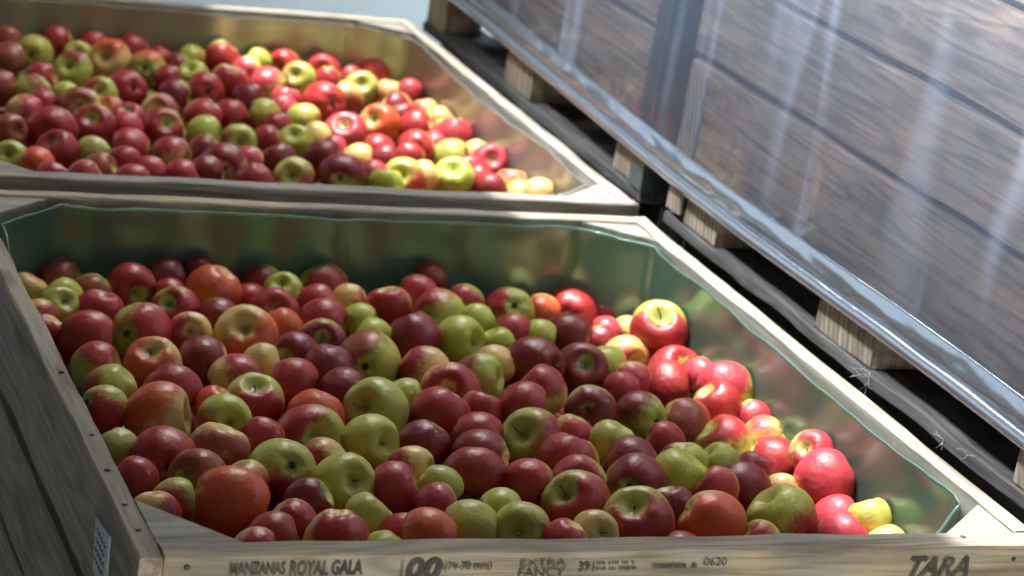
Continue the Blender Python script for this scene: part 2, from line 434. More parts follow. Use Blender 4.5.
# ------------------------------------------------------------------ the stack along the side
SX = 1.152; SW = 1.12
def make_stack_bin(y0, y1, blocks, label, batten):
    root = empty('pallet_bin', (SX, y0, H), label, 'bin')
    L = y1 - y0
    for x in (0, .5, 1.0):
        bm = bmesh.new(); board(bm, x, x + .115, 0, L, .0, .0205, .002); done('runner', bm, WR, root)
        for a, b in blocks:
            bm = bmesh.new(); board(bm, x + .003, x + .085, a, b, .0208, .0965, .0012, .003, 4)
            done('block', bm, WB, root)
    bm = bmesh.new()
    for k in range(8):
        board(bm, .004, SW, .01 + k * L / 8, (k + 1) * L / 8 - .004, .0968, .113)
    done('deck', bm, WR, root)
    rows = ((.114, .283), (.297, .430), (.444, .578), (.590, .720))
    bm = bmesh.new()
    for a, b in rows: board(bm, 0, .024, 0, L, a, b, .002)
    done('side_panel', bm, WS, root)
    bm = bmesh.new()
    for a, b in rows: board(bm, SW - .024, SW, 0, L, a, b, .002)
    done('side_panel', bm, WS, root)
    for y in (.0, L - .024):
        bm = bmesh.new()
        for a, b in rows: board(bm, .0245, SW - .0245, y, y + .024, a + .002, b + .001, .0015)
        done('end_panel', bm, WSX, root)
    for x, sx in ((.0245, 1), (SW - .0245, -1)):
        for y, sy in ((.0245, 1), (L - .0245, -1)):
            bm = bmesh.new(); prism(bm, [(x, y), (x + sx * .09, y), (x, y + sy * .09)][::sx * sy], .114, .715)
            done('corner_post', bm, WZ, root)
    if batten:
        bm = bmesh.new(); board(bm, -.0085, -.0005, L - .065, L - .015, .035, .265, .002, .003); done('batten', bm, WB, root)
    else:
        # steel angle wrapped round the end of the box
        bm = bmesh.new()
        board(bm, -.004, -.0008, .0, .05, .022, .70, .0006, .0008); board(bm, -.004, .07, -.0035, -.0008, .022, .70, .0006, .0008)
        done('corner_angle', bm, STRAP, root)
    return root
make_stack_bin(0.0, 1.205, ((.0, .131), (.511, .674), (1.02, 1.138)), 'brown plank bin on a pallet base, nearer the camera, seen through the clear plastic', True)
make_stack_bin(1.304, 2.445, ((.0, .13), (.532, .675), (1.03, 1.135)), 'farther plank bin on a pallet base, steel-cornered, beside the rear apple bin', False)
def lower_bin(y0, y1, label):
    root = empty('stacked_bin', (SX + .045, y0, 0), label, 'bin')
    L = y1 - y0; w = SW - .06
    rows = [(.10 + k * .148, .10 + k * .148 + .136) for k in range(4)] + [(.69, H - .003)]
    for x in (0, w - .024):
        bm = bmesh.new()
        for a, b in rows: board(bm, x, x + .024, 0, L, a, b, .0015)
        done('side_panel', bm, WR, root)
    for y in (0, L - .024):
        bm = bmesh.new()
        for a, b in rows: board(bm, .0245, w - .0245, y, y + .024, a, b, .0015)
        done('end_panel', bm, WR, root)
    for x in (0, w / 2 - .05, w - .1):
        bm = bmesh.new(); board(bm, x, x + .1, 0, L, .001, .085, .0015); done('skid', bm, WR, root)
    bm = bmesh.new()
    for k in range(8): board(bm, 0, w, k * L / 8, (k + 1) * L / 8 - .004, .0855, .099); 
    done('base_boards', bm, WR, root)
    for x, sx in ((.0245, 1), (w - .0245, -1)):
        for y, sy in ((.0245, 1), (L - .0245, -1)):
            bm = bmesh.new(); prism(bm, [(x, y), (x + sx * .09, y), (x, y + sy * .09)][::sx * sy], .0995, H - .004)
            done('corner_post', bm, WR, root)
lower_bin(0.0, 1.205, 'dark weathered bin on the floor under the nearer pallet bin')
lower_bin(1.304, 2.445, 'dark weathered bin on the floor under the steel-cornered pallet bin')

# clear cover hanging over the stack, with a rolled hem
cov = empty('plastic_cover', (SX - .012, -.25, H), 'clear plastic cover hung over the plank bins with a shiny rolled hem', 'plastic cover')
def hemz(y):
    y += -.25
    if y < 1.2: return .083 + .003 * math.sin(y * 5)
    return .083 + .028 * min(1, (y - 1.2) / 1.0) ** 1.1
NY = 170; LY = 2.95
bm = bmesh.new(); rows = []
for i in range(NY + 1):
    y = LY * i / NY; hz = hemz(y); r = []
    prof = [(0, hz + .050)] + [(0, hz + .05 + (.72 - hz) * t) for t in (.08, .16, .26, .38, .5, .62, .74, .86, .94)] + [(.006, .755), (.022, .768), (.05, .772)] + [(.05 + 1.12 * t, .773) for t in (.25, .5, .75, 1)] + [(1.185, .76), (1.19, .5), (1.19, .2)]
    for k, (x, z) in enumerate(prof):
        dx = 0
        if z < .74 and x < .1:
            dx = .005 * noise.noise((y * 5, z * 1.2, 3)) + .003 * noise.noise((y * 14, z * 2.5, 8))
            dx = max(-.008, min(.001, dx)) * min(1, (z - hz - .03) / .05)
        r.append(bm.verts.new((x + dx, y, z + (.004 * noise.noise((x * 4, y * 5, 2)) if x > .03 else 0))))
    rows.append(r)
for a, b in zip(rows, rows[1:]):
    for k in range(len(a) - 1): bm.faces.new((a[k], b[k], b[k + 1], a[k + 1]))
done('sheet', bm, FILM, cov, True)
def hem_part(name, prof_fn, n_y, closed=True):
    bm = bmesh.new(); rows = []
    for i in range(n_y + 1):
        y = LY * i / n_y; rows.append([bm.verts.new((x, y, z)) for x, z in prof_fn(y)])
    m = len(rows[0])
    for a, b in zip(rows, rows[1:]):
        for k in range(m): bm.faces.new((a[k], b[k], b[(k + 1) % m], a[(k + 1) % m]))
    bm.faces.new(rows[0]); bm.faces.new(rows[-1][::-1])
    return done(name, bm, HEM, cov, True)
def roll(y):
    hz = hemz(y); r = .0115 + .0008 * noise.noise((y * 9, 0, 4))
    return [(-.004 + r * math.cos(t * math.tau / 16), hz + r + r * math.sin(t * math.tau / 16) - .004) for t in range(16)]
def band(y):
    hz = hemz(y); out = []
    n = 10
    for s in (-1, 1):
        rng = range(n + 1) if s < 0 else range(n, -1, -1)
        for k in rng:
            t = k / n; z = hz + .017 + .037 * t
            bulge = .0045 * math.sin(math.pi * t) + .0008
            cr = (.0040 * noise.noise((y * 7, t * 1.6, 1)) + .0014 * noise.noise((y * 22, t * 3, 5))) * math.sin(math.pi * min(1, t * 1.05))
            out.append((s * bulge + cr * (1 if s < 0 else .2) + (-.0035 * (1 - t)), z))
    return out
hem_part('rolled_hem', roll, 200)
hem_part('hem_band', band, 420)

# frayed twine caught on the pallet runner
random.seed(21)
for (y, z, lab) in ((.492, .016, 'frayed white twine caught on the pallet runner under the middle block'),
                    (.289, .012, 'short frayed twine wisp on the runner nearer the front board'),
                    (.228, .016, 'tiny torn twine tuft on the runner beside the end block')):
    bm = bmesh.new(); k0 = 9 if y > .4 else 5
    for k in range(k0):
        p = Vector((SX - .003, y, z)); pts = [p.copy()]; dr = Vector((random.uniform(-1, -.1), random.uniform(-1, 1), random.uniform(-.6, .7))).normalized()
        for i in range(9):
            dr = (dr + Vector((random.uniform(-.5, .4), random.uniform(-.6, .6), random.uniform(-.6, .5)))).normalized()
            p = p + dr * (.0035 if y > .4 else .002); p.x = min(p.x, SX - .002); pts.append(p.copy())
        tube(bm, pts, .00032, 4)
    o = done('twine_scrap', bm, TWINE, None, True, (0, 0, H)); o['label'] = lab; o['category'] = 'twine'

# ------------------------------------------------------------------ apples
def apple_mesh(seed, nu=44, nv=28, tall=.92, cone=.08, lobe=.03):
    """unit apple, equator radius 1, stem end up"""
    rnd = random.Random(seed); ph = rnd.uniform(0, 6.28); ax = rnd.uniform(-.06, .06); ay = rnd.uniform(-.05, .05); sq = rnd.uniform(.0, .05)
    bm = bmesh.new(); rows = []
    for j in range(1, nv):
        t = math.pi * (j / nv) ** 1.0
        s = math.sin(t) ** .95
        z = tall * math.cos(t)
        z -= .36 * math.exp(-(t / .36) ** 2); z += .20 * math.exp(-((math.pi - t) / .30) ** 2)
        r = []
        for i in range(nu):
            f = 2 * math.pi * i / nu
            rr = s * (1 + cone * math.cos(t) - .02)
            lb = lobe * math.cos(5 * f + ph) * (1 - math.cos(t)) * .5 + lobe * .6 * math.cos(5 * f + ph + .6) * math.exp(-((t - .6) / .4) ** 2)
            rr *= 1 + lb + sq * math.cos(2 * f + ph)
            zz = z + ax * math.sin(t) * math.cos(f) + lb * .8 * math.cos(t)
            r.append(bm.verts.new((rr * math.cos(f) + ay * math.cos(t), rr * math.sin(f), zz)))
        rows.append(r)
    for a, b in zip(rows, rows[1:]):
        for i in range(nu): bm.faces.new((a[i], b[i], b[(i + 1) % nu], a[(i + 1) % nu]))
    zt = sum(v.co.z for v in rows[0]) / nu - .01; zb = sum(v.co.z for v in rows[-1]) / nu + .01
    tp = bm.verts.new((ay, 0, zt)); bt = bm.verts.new((-ay, 0, zb))
    for i in range(nu): bm.faces.new((tp, rows[0][i], rows[0][(i + 1) % nu])); bm.faces.new((bt, rows[-1][(i + 1) % nu], rows[-1][i]))
    bmesh.ops.recalc_face_normals(bm, faces=bm.faces)
    me = bpy.data.meshes.new('apple'); bm.to_mesh(me); bm.free()
    for p in me.polygons: p.use_smooth = True
    return me, zt, zb, ay
VAR = [apple_mesh(1, tall=.94, cone=.04, lobe=.016), apple_mesh(2, tall=.99, cone=.07, lobe=.022), apple_mesh(3, tall=.90, cone=.03, lobe=.018),
       apple_mesh(4, tall=.96, cone=.05, lobe=.026), apple_mesh(5, tall=.95, cone=.05, lobe=.012), apple_mesh(6, tall=1.01, cone=.08, lobe=.020)]
def stem_mesh(zt, ay, bend, length):
    bm = bmesh.new(); pts = []
    for i in range(8):
        t = i / 7; pts.append(Vector((ay + bend * t * t, bend * .3 * t, zt - .03 + length * t)))
    tube(bm, pts, [.026 + .011 * (i == 7) + .006 * (i == 0) for i in range(8)], 8)
    me = bpy.data.meshes.new('stem'); bm.to_mesh(me); bm.free()
    for p in me.polygons: p.use_smooth = True
    me.materials.append(STEM); return me
def calyx_mesh(zb, ay):
    bm = bmesh.new()
    for k in range(5):
        a = 2 * math.pi * k / 5 + .3
        d = Vector((math.cos(a), math.sin(a), 0)); q = Vector((-d.y, d.x, 0)); o = Vector((-ay, 0, zb))
        pts = [o + d * .02, o + d * .09 + Vector((0, 0, -.07)), o + d * .07 + Vector((0, 0, -.16))]
        tube(bm, pts, [.05, .04, .012], 6)
    bmesh.ops.create_uvsphere(bm, u_segments=8, v_segments=5, radius=.075, matrix=Matrix.Translation((-ay, 0, zb)))
    me = bpy.data.meshes.new('calyx'); bm.to_mesh(me); bm.free()
    for p in me.polygons: p.use_smooth = True
    me.materials.append(CALYX); return me
PROTO = []
for k, (me, zt, zb, ay) in enumerate(VAR):
    me.materials.append(SKIN)
    PROTO.append((me, stem_mesh(zt, ay, .06 + .03 * (k % 3), .24), stem_mesh(zt, ay, .16 - .06 * (k % 2), .62), calyx_mesh(zb, ay)))

DATA = """F 0.1509 1.1617 -0.1232 0.0352 -0.83 0.43 -0.36 -0.18 -0.78 0.6 0.65 0.387 0.455 0.088 0.262 0.059 0.029 + |half green half brownish red apple, just behind the crimson apple by the panel
F 0.091 1.1028 -0.1198 0.0293 -0.46 -0.04 -0.89 0.43 -0.83 -0.35 0.12 0.682 0.448 0.146 0.36 0.023 0.027 + |yellow faintly red apple, just behind and left of the crimson apple by the panel
F 0.1405 1.0798 -0.1179 0.0293 0.62 -0.49 -0.61 -0.13 -0.67 -0.73 0.05 0.44 0.5 0.07 0.332 0.022 0.025 + |plain yellow-green apple, just behind and left of the crimson apple by the panel
F 0.1238 1.0291 -0.1135 0.029 0.19 -0.66 0.72 -0.99 -0.13 0.02 0.1 0.414 0.438 0.085 0.404 0.026 0.031 s |small green faintly red apple with open hollow, left of the split green-red apple
F 0.0891 0.9919 -0.1171 0.029 -0.77 0.57 0.29 0.6 -0.74 0.3 0.35 0.639 0.434 0.142 0.333 0.022 0.025 - |small yellow with red cheek apple, left of the split green-red apple
F 0.0856 0.9395 -0.1195 0.029 -0.5 0.11 -0.86 -0.06 -1.0 0.05 0.7 0.612 0.455 0.148 0.34 0.022 0.026 - |small mostly red, yellow-patched apple, just left of the crimson apple by the panel
F 0.1911 1.1147 -0.1209 0.0297 -0.66 0.06 -0.75 -0.16 -0.96 -0.22 0.75 0.373 0.436 0.084 0.278 0.062 0.031 - |mostly brownish red, green-patched apple, just behind the crimson apple by the panel
F 0.2507 1.1282 -0.1179 0.0375 0.12 -0.98 0.18 -0.78 -0.35 0.52 0.8 0.462 0.531 0.103 0.377 0.024 0.029 s |mostly red, green-patched apple with open hollow, just behind the split green-red apple
F 0.3124 1.1624 -0.1157 0.035 0.92 -0.01 0.39 0.0 -0.48 0.88 0.9 0.411 0.447 0.087 0.212 0.013 0.021 - |dark red apple, just left of the bright orange back-row apple
F 0.3691 1.1687 -0.1038 0.029 -0.7 0.4 -0.59 -0.22 -0.4 0.89 0.9 0.414 0.458 0.089 0.173 0.01 0.017 - |dark red apple, just behind and left of the bright orange back-row apple
F 0.306 1.1046 -0.1207 0.029 0.99 -0.14 0.07 -0.58 -0.26 0.78 0.85 0.564 0.435 0.142 0.37 0.024 0.028 + |small mostly red, yellow-patched apple, just left of the bright orange back-row apple
F 0.3728 1.1042 -0.111 0.0431 -0.43 0.17 -0.89 0.19 -0.98 -0.04 0.85 0.687 0.53 0.173 0.541 0.083 0.024 - |bright orange apple in the back row of the front bin, near the green liner
F 0.3001 1.0378 -0.118 0.0354 -0.59 -0.53 0.6 -0.02 -0.99 -0.17 0.7 0.439 0.505 0.098 0.361 0.023 0.027 s |mostly red, green-patched apple with open hollow, just behind and right of the split green-red apple
F 0.1813 1.0277 -0.118 0.0349 -0.15 -0.06 -0.99 -0.56 -0.26 0.79 0.82 0.428 0.437 0.085 0.386 0.025 0.029 + |mostly red, green-patched apple, just behind the crimson apple by the panel
F 0.3571 0.9997 -0.1149 0.0309 0.92 -0.37 0.1 -0.06 -0.92 -0.38 0.95 0.433 0.485 0.094 0.203 0.012 0.02 + |dark red apple, just behind and left of the open-hollowed yellow apple
F 0.1415 0.9117 -0.1144 0.0393 0.96 -0.26 -0.06 -0.39 -0.8 0.46 0.97 0.447 0.476 0.092 0.382 0.025 0.029 - |crimson apple lying against the left plank panel, a third down from back
F 0.2254 0.9407 -0.1149 0.0414 -0.72 -0.66 0.22 0.59 -0.65 0.48 0.5 0.378 0.434 0.084 0.394 0.026 0.03 c |apple split green and red lengthwise, its green cheek carrying the dark hollow
F 0.2948 0.9366 -0.1148 0.0316 -0.22 -0.84 0.5 -0.72 -0.61 -0.33 0.62 0.737 0.516 0.168 0.405 0.026 0.031 s |half yellow half red apple with open hollow, just right of the split green-red apple
F 0.38 0.9347 -0.1178 0.045 -0.32 -0.64 0.7 0.33 -0.93 -0.18 0.5 0.689 0.513 0.167 0.635 0.097 0.029 s |large yellow apple flushed orange with a wide open hollow on top
F 0.2104 0.8006 -0.1105 0.0385 -0.3 -0.39 0.87 -0.8 -0.58 0.19 0.55 0.682 0.468 0.153 0.591 0.091 0.027 s |half yellow half orange apple with open hollow, just in front of the split green-red apple
F 0.13 0.789 -0.1101 0.0367 -0.84 0.3 -0.45 0.14 -0.2 0.97 0.42 0.445 0.448 0.087 0.383 0.025 0.029 + |half green half red apple, just in front of the crimson apple by the panel
F 0.2841 0.809 -0.11 0.0389 0.87 -0.31 0.38 -0.82 -0.57 0.04 0.88 0.724 0.491 0.16 0.208 0.012 0.021 + |mostly dark red, yellow-patched apple, just in front and left of the open-hollowed yellow apple
F 0.1292 0.7016 -0.1073 0.0358 -0.61 0.14 -0.78 -0.96 -0.03 0.28 0.3 0.419 0.441 0.086 0.282 0.063 0.031 - |green with brownish red cheek apple, just behind and left of the big yellow-orange apple
F 0.1057 0.6328 -0.1051 0.0324 -0.88 -0.08 0.47 -0.47 -0.81 -0.35 0.6 0.421 0.485 0.094 0.366 0.024 0.028 c |half green half red apple showing dark eye, just left of the big yellow-orange apple
F 0.2087 0.6833 -0.1027 0.04 0.62 -0.58 -0.53 -0.43 -0.39 0.81 0.85 0.687 0.524 0.171 0.316 0.02 0.024 - |large mostly red, yellow-patched apple, just behind and right of the big yellow-orange apple
F 0.1746 0.6147 -0.1085 0.045 0.9 -0.36 0.27 -0.74 0.14 0.65 0.48 0.61 0.444 0.145 0.562 0.086 0.025 - |biggest apple of the front bin, broad yellow-orange, beside the left plank panel
F 0.316 0.7453 -0.1094 0.0384 0.85 -0.08 0.53 0.45 -0.36 0.81 0.45 0.655 0.478 0.156 0.388 0.025 0.029 + |half yellow half red apple, just in front of the open-hollowed yellow apple
F 0.3694 0.812 -0.1108 0.0295 0.95 -0.2 0.25 -0.11 -0.64 -0.76 0.12 0.578 0.437 0.143 0.592 0.091 0.027 - |yellow faintly orange apple, just in front and right of the open-hollowed yellow apple
F 0.3178 0.6629 -0.106 0.0383 -0.19 -0.34 0.92 -0.13 -0.98 -0.17 0.5 0.48 0.53 0.103 0.403 0.026 0.031 s |half green half red apple with open hollow, just behind and left of the half-and-half apple
F 0.393 0.7415 -0.1086 0.036 0.88 -0.43 -0.22 0.09 -0.99 -0.07 0.82 0.728 0.531 0.174 0.389 0.025 0.029 - |mostly red, yellow-patched apple, just behind the half-and-half apple
F 0.2587 0.6445 -0.1062 0.029 -0.48 0.07 -0.87 -0.47 -0.44 0.77 0.5 0.622 0.479 0.157 0.678 0.104 0.031 + |half yellow half orange apple, just right of the big yellow-orange apple
F 0.2541 0.5845 -0.1024 0.0365 -0.01 -0.91 0.41 -0.9 -0.21 -0.39 0.4 0.458 0.509 0.099 0.384 0.025 0.029 s |green with red cheek apple with open hollow, just right of the big yellow-orange apple
F 0.222 0.489 -0.1006 0.0367 -0.31 -0.08 -0.95 -0.1 -0.95 -0.29 0.65 0.67 0.485 0.158 0.322 0.072 0.036 + |large half yellow half brownish red apple, just right of the green-eyed red apple
F 0.1445 0.4588 -0.0996 0.0415 -0.12 -0.96 0.26 -0.32 -0.44 0.84 0.75 0.637 0.449 0.147 0.354 0.023 0.027 c |wide red apple with a green eye, beside the left panel near the front
F 0.0934 0.4963 -0.1009 0.029 0.47 -0.54 -0.7 -0.99 -0.09 0.14 0.12 0.378 0.445 0.086 0.277 0.062 0.031 - |green faintly brownish red apple, just left of the green-eyed red apple
F 0.0937 0.3989 -0.0977 0.029 0.68 -0.39 -0.62 -0.69 -0.3 0.66 0.88 0.667 0.488 0.159 0.354 0.023 0.027 - |mostly red, yellow-patched apple, just in front and left of the green-eyed red apple
F 0.0951 0.2951 -0.0937 0.029 0.13 -0.25 -0.96 0.65 -0.7 0.28 0.35 0.675 0.47 0.154 0.331 0.021 0.025 - |yellow with red cheek apple, just left of the big orange-red apple
F 0.1723 0.3928 -0.0957 0.0366 -0.73 -0.43 0.53 -0.08 -0.72 0.69 0.72 0.368 0.433 0.084 0.293 0.066 0.032 s |large mostly brownish red, green-patched apple with open hollow, left of the red-bottomed green apple
F 0.1932 0.3219 -0.0942 0.045 0.92 -0.26 -0.31 0.29 -0.84 0.47 0.95 0.57 0.438 0.143 0.59 0.09 0.027 - |big smooth orange-red apple just behind the front left corner gusset
F 0.1286 0.3335 -0.0971 0.029 -0.9 0.17 -0.39 -0.6 -0.75 -0.27 0.5 0.425 0.473 0.092 0.353 0.023 0.027 + |small half green half red apple, just left of the big orange-red apple
F 0.2328 0.3954 -0.1004 0.029 0.5 -0.24 -0.83 0.53 -0.79 0.31 0.3 0.633 0.479 0.156 0.403 0.026 0.031 + |yellow with red cheek apple, just in front and left of the red-bottomed green apple
F 0.2883 0.4261 -0.0956 0.04 0.07 -0.81 0.59 -0.12 -0.65 -0.75 0.42 0.414 0.453 0.088 0.383 0.025 0.029 c |green apple blushed red underneath, its open hollow turned to the viewer
F 0.2937 0.5391 -0.1043 0.029 0.67 -0.49 -0.56 -0.82 -0.27 0.5 0.8 0.446 0.478 0.093 0.391 0.025 0.03 - |small mostly red, green-patched apple, just behind the red-bottomed green apple
F 0.3534 0.3817 -0.0972 0.0392 0.17 -0.77 0.62 -0.21 -0.6 -0.77 0.28 0.456 0.463 0.09 0.342 0.022 0.026 s |large green with red cheek apple with open hollow, just left of the dull crimson apple
F 0.2195 0.2184 -0.0926 0.0338 0.94 -0.11 0.31 -0.49 -0.23 0.84 0.92 0.578 0.435 0.142 0.317 0.021 0.024 - |large red apple, just in front and right of the big orange-red apple
F 0.2549 0.2641 -0.093 0.029 0.68 -0.32 -0.66 -0.12 -0.97 -0.23 0.88 0.611 0.472 0.154 0.353 0.023 0.027 - |mostly red, yellow-patched apple, just in front of the red-bottomed green apple
F 0.1841 0.1759 -0.0875 0.029 0.89 -0.28 0.35 0.14 -0.99 -0.02 0.7 0.631 0.463 0.151 0.386 0.025 0.029 - |small mostly red, yellow-patched apple, just in front and right of the big orange-red apple
F 0.2937 0.3292 -0.0955 0.029 -0.73 0.27 -0.63 -0.84 -0.5 -0.18 0.9 0.472 0.515 0.1 0.177 0.011 0.018 + |dark red apple, just in front and right of the red-bottomed green apple
F 0.2943 0.2142 -0.0912 0.0376 -0.05 -0.17 -0.98 0.24 -0.87 0.44 0.62 0.699 0.483 0.158 0.408 0.026 0.031 - |large half yellow half red apple, in front and left of the dull crimson apple
F 0.36 0.5477 -0.1054 0.0438 -0.04 -0.9 0.43 -0.91 -0.05 0.42 0.5 0.406 0.441 0.086 0.366 0.024 0.028 s |apple half dark red and half bright green, front bin centre
F 0.3884 0.6131 -0.103 0.0361 -0.33 -0.1 -0.94 -0.04 -0.41 0.91 0.92 0.772 0.518 0.169 0.553 0.085 0.025 - |orange apple, just behind the half-and-half apple
F 0.4571 0.7089 -0.1076 0.0345 -0.82 0.39 -0.41 -0.39 -0.87 0.31 1.0 0.439 0.488 0.095 0.205 0.012 0.02 - |dark red apple, just behind and left of the sunken-stem green apple
F 0.465 0.8033 -0.1117 0.0369 -0.15 -0.21 -0.97 -0.18 -0.41 0.9 0.78 0.445 0.481 0.093 0.184 0.011 0.018 - |mostly dark red, green-patched apple, just left of the brown-shouldered green apple
F 0.4329 0.8575 -0.1116 0.0315 -0.75 -0.62 0.21 0.14 -0.78 0.61 0.6 0.451 0.449 0.087 0.212 0.013 0.021 S |half green half dark red apple with visible stem, just left of the brown-shouldered green apple
F 0.5337 0.8316 -0.1109 0.0439 -0.38 -0.91 0.19 -0.66 0.09 0.75 0.4 0.475 0.492 0.095 0.303 0.068 0.033 c |large green apple with a brown-pink shoulder, middle of the front bin
F 0.4903 0.9204 -0.1193 0.0352 -0.24 -0.72 0.65 -0.23 -0.96 -0.18 0.68 0.457 0.48 0.093 0.182 0.011 0.018 S |mostly dark red, green-patched apple with visible stem, right of the open-hollowed yellow apple
F 0.4418 0.967 -0.1142 0.0309 0.39 -0.52 -0.76 0.06 -0.54 0.84 0.93 0.624 0.434 0.142 0.606 0.093 0.027 - |orange apple, just right of the open-hollowed yellow apple
F 0.4499 1.04 -0.1182 0.0375 -0.17 -0.8 0.58 0.17 -0.49 0.85 0.8 0.397 0.449 0.087 0.351 0.023 0.027 S |mostly red, green-patched apple with visible stem, just behind and right of the open-hollowed yellow apple
F 0.5311 1.0791 -0.1217 0.0351 -0.85 0.17 -0.5 -0.34 -0.53 0.78 0.75 0.569 0.447 0.146 0.408 0.026 0.031 + |mostly red, yellow-patched apple, just behind and left of the broad pinkish apple
F 0.513 0.9864 -0.1161 0.0418 -0.85 0.52 -0.14 0.18 -0.98 0.05 0.85 0.421 0.489 0.095 0.343 0.022 0.026 + |broad pinkish red apple behind the centre left of the front bin
F 0.5637 1.1583 -0.1178 0.039 0.39 -0.25 -0.89 0.03 -0.99 0.16 0.5 0.366 0.433 0.084 0.32 0.021 0.024 - |half green half red apple, just behind the broad pinkish apple
F 0.4686 1.1591 -0.1257 0.0387 0.95 -0.11 0.29 -0.63 -0.77 0.06 0.62 0.427 0.457 0.089 0.207 0.012 0.021 - |half green half dark red apple, just right of the bright orange back-row apple
F 0.4817 1.1044 -0.1052 0.029 -0.34 -0.55 0.76 -0.13 -0.67 -0.73 0.06 0.44 0.5 0.07 0.393 0.025 0.03 s |plain yellow-green apple with open hollow, just right of the bright orange back-row apple
F 0.4349 1.107 -0.127 0.029 -0.88 0.46 0.12 0.22 -0.84 0.49 0.65 0.714 0.528 0.173 0.412 0.027 0.031 - |small half yellow half red apple, just right of the bright orange back-row apple
F 0.5898 1.0942 -0.1192 0.0309 0.79 -0.21 0.58 0.65 -0.7 0.28 0.32 0.751 0.5 0.163 0.381 0.025 0.029 + |yellow with red cheek apple, just behind and right of the broad pinkish apple
F 0.6488 1.085 -0.119 0.0341 0.28 -0.17 -0.94 -0.81 -0.5 -0.29 0.85 0.709 0.526 0.172 0.377 0.024 0.029 + |mostly red, yellow-patched apple, just behind and left of the dark crimson back apple
F 0.5756 0.9993 -0.1141 0.029 -0.89 0.35 -0.3 -0.13 -0.67 -0.73 0.06 0.44 0.5 0.07 0.345 0.022 0.026 + |small plain yellow-green apple, just right of the broad pinkish apple
F 0.5788 0.9477 -0.1182 0.029 0.83 -0.52 -0.21 -0.13 -0.67 -0.73 0.0 0.44 0.5 0.07 0.325 0.021 0.025 + |small plain yellow-green apple, just left of the dark crimson back apple
F 0.64 0.9385 -0.1143 0.0396 0.3 -0.52 -0.8 -0.39 -0.87 0.31 1.0 0.445 0.522 0.101 0.218 0.013 0.022 - |dark crimson apple in the back middle, touching two green apples
F 0.7235 1.0608 -0.123 0.0411 -0.75 -0.61 0.25 -0.66 0.13 0.74 0.35 0.536 0.53 0.103 0.37 0.024 0.028 c |green with red cheek apple showing dark eye, left of the back-row red-green apple
F 0.7089 1.1267 -0.1144 0.033 0.9 -0.3 -0.33 -0.26 -0.86 -0.44 0.95 0.442 0.447 0.087 0.45 0.038 0.057 - |pink-red apple, just behind the dark crimson back apple
F 0.7413 1.1693 -0.1035 0.029 0.99 -0.11 0.06 0.2 -0.51 0.84 0.75 0.525 0.534 0.104 0.221 0.013 0.022 - |mostly dark red, green-patched apple, just behind the dark crimson back apple
F 0.7862 1.1122 -0.12 0.03 0.97 -0.23 -0.0 -0.65 -0.66 -0.38 0.75 0.477 0.516 0.1 0.4 0.034 0.051 + |mostly pink-red, green-patched apple, just left of the back-row red-green apple
F 0.7741 1.0205 -0.1175 0.0294 0.89 0.01 0.46 -0.13 -0.67 -0.73 0.0 0.44 0.5 0.07 0.375 0.024 0.028 + |plain yellow-green apple, just behind and right of the smooth all-green apple
F 0.7108 0.9338 -0.1153 0.0376 0.52 -0.8 0.31 -0.97 0.02 0.23 0.06 0.44 0.5 0.07 0.337 0.022 0.025 s |smooth all-green apple amid dark red ones, back middle of front bin
F 0.6077 0.8025 -0.1105 0.036 0.78 -0.4 -0.48 -0.87 0.14 0.47 0.42 0.691 0.483 0.158 0.351 0.023 0.027 - |half yellow half red apple, just behind and left of the tan-ringed red apple
F 0.6805 0.7687 -0.1095 0.036 -0.78 0.52 -0.34 -0.93 0.04 0.36 0.35 0.447 0.508 0.099 0.249 0.056 0.028 + |green with brownish red cheek apple, just behind and right of the tan-ringed red apple
F 0.6163 0.7103 -0.1076 0.0415 -0.43 -0.78 0.46 0.24 -0.91 -0.35 0.85 0.713 0.505 0.165 0.366 0.024 0.028 s |round red apple with a shallow tan-ringed hollow, centre of front bin
F 0.5717 0.6278 -0.1052 0.0397 -0.53 -0.07 -0.84 -0.39 -0.87 0.31 0.97 0.389 0.443 0.086 0.371 0.024 0.028 - |large red apple, just in front and left of the tan-ringed red apple
F 0.5079 0.5152 -0.1014 0.0356 -0.51 -0.07 -0.86 -0.39 -0.87 0.31 1.0 0.422 0.446 0.086 0.187 0.011 0.019 - |dark red apple, just behind and right of the dull crimson apple
F 0.4821 0.6376 -0.1053 0.0442 -0.71 -0.53 0.46 -0.9 -0.17 -0.41 0.16 0.423 0.462 0.09 0.332 0.022 0.025 S |large yellow-green apple with a sunken stem, centre of the front bin
F 0.4345 0.5215 -0.1016 0.0373 0.35 -0.84 0.42 -0.09 -0.6 -0.79 0.16 0.49 0.496 0.096 0.392 0.025 0.03 s |green faintly red apple with open hollow, just in front of the sunken-stem green apple
F 0.5377 0.6813 -0.1064 0.029 -0.85 0.32 -0.42 -0.13 -0.67 -0.73 0.1 0.473 0.532 0.103 0.385 0.025 0.029 + |small green faintly red apple, just behind and right of the sunken-stem green apple
F 0.6384 0.6434 -0.1063 0.029 -0.24 -0.32 -0.91 0.19 -0.96 -0.18 0.9 0.452 0.469 0.091 0.363 0.024 0.027 + |red apple, just in front and right of the tan-ringed red apple
F 0.7005 0.6409 -0.1046 0.0391 0.92 -0.32 0.23 -0.47 -0.3 0.83 0.88 0.463 0.525 0.102 0.342 0.022 0.026 - |mostly red, green-patched apple, just behind and left of the cleft green apple
F 0.7562 0.715 -0.1077 0.0387 0.63 -0.53 -0.57 -0.22 -0.14 0.97 0.45 0.708 0.525 0.171 0.325 0.021 0.025 + |half yellow half red apple, just in front and left of the ring-hollow dark apple
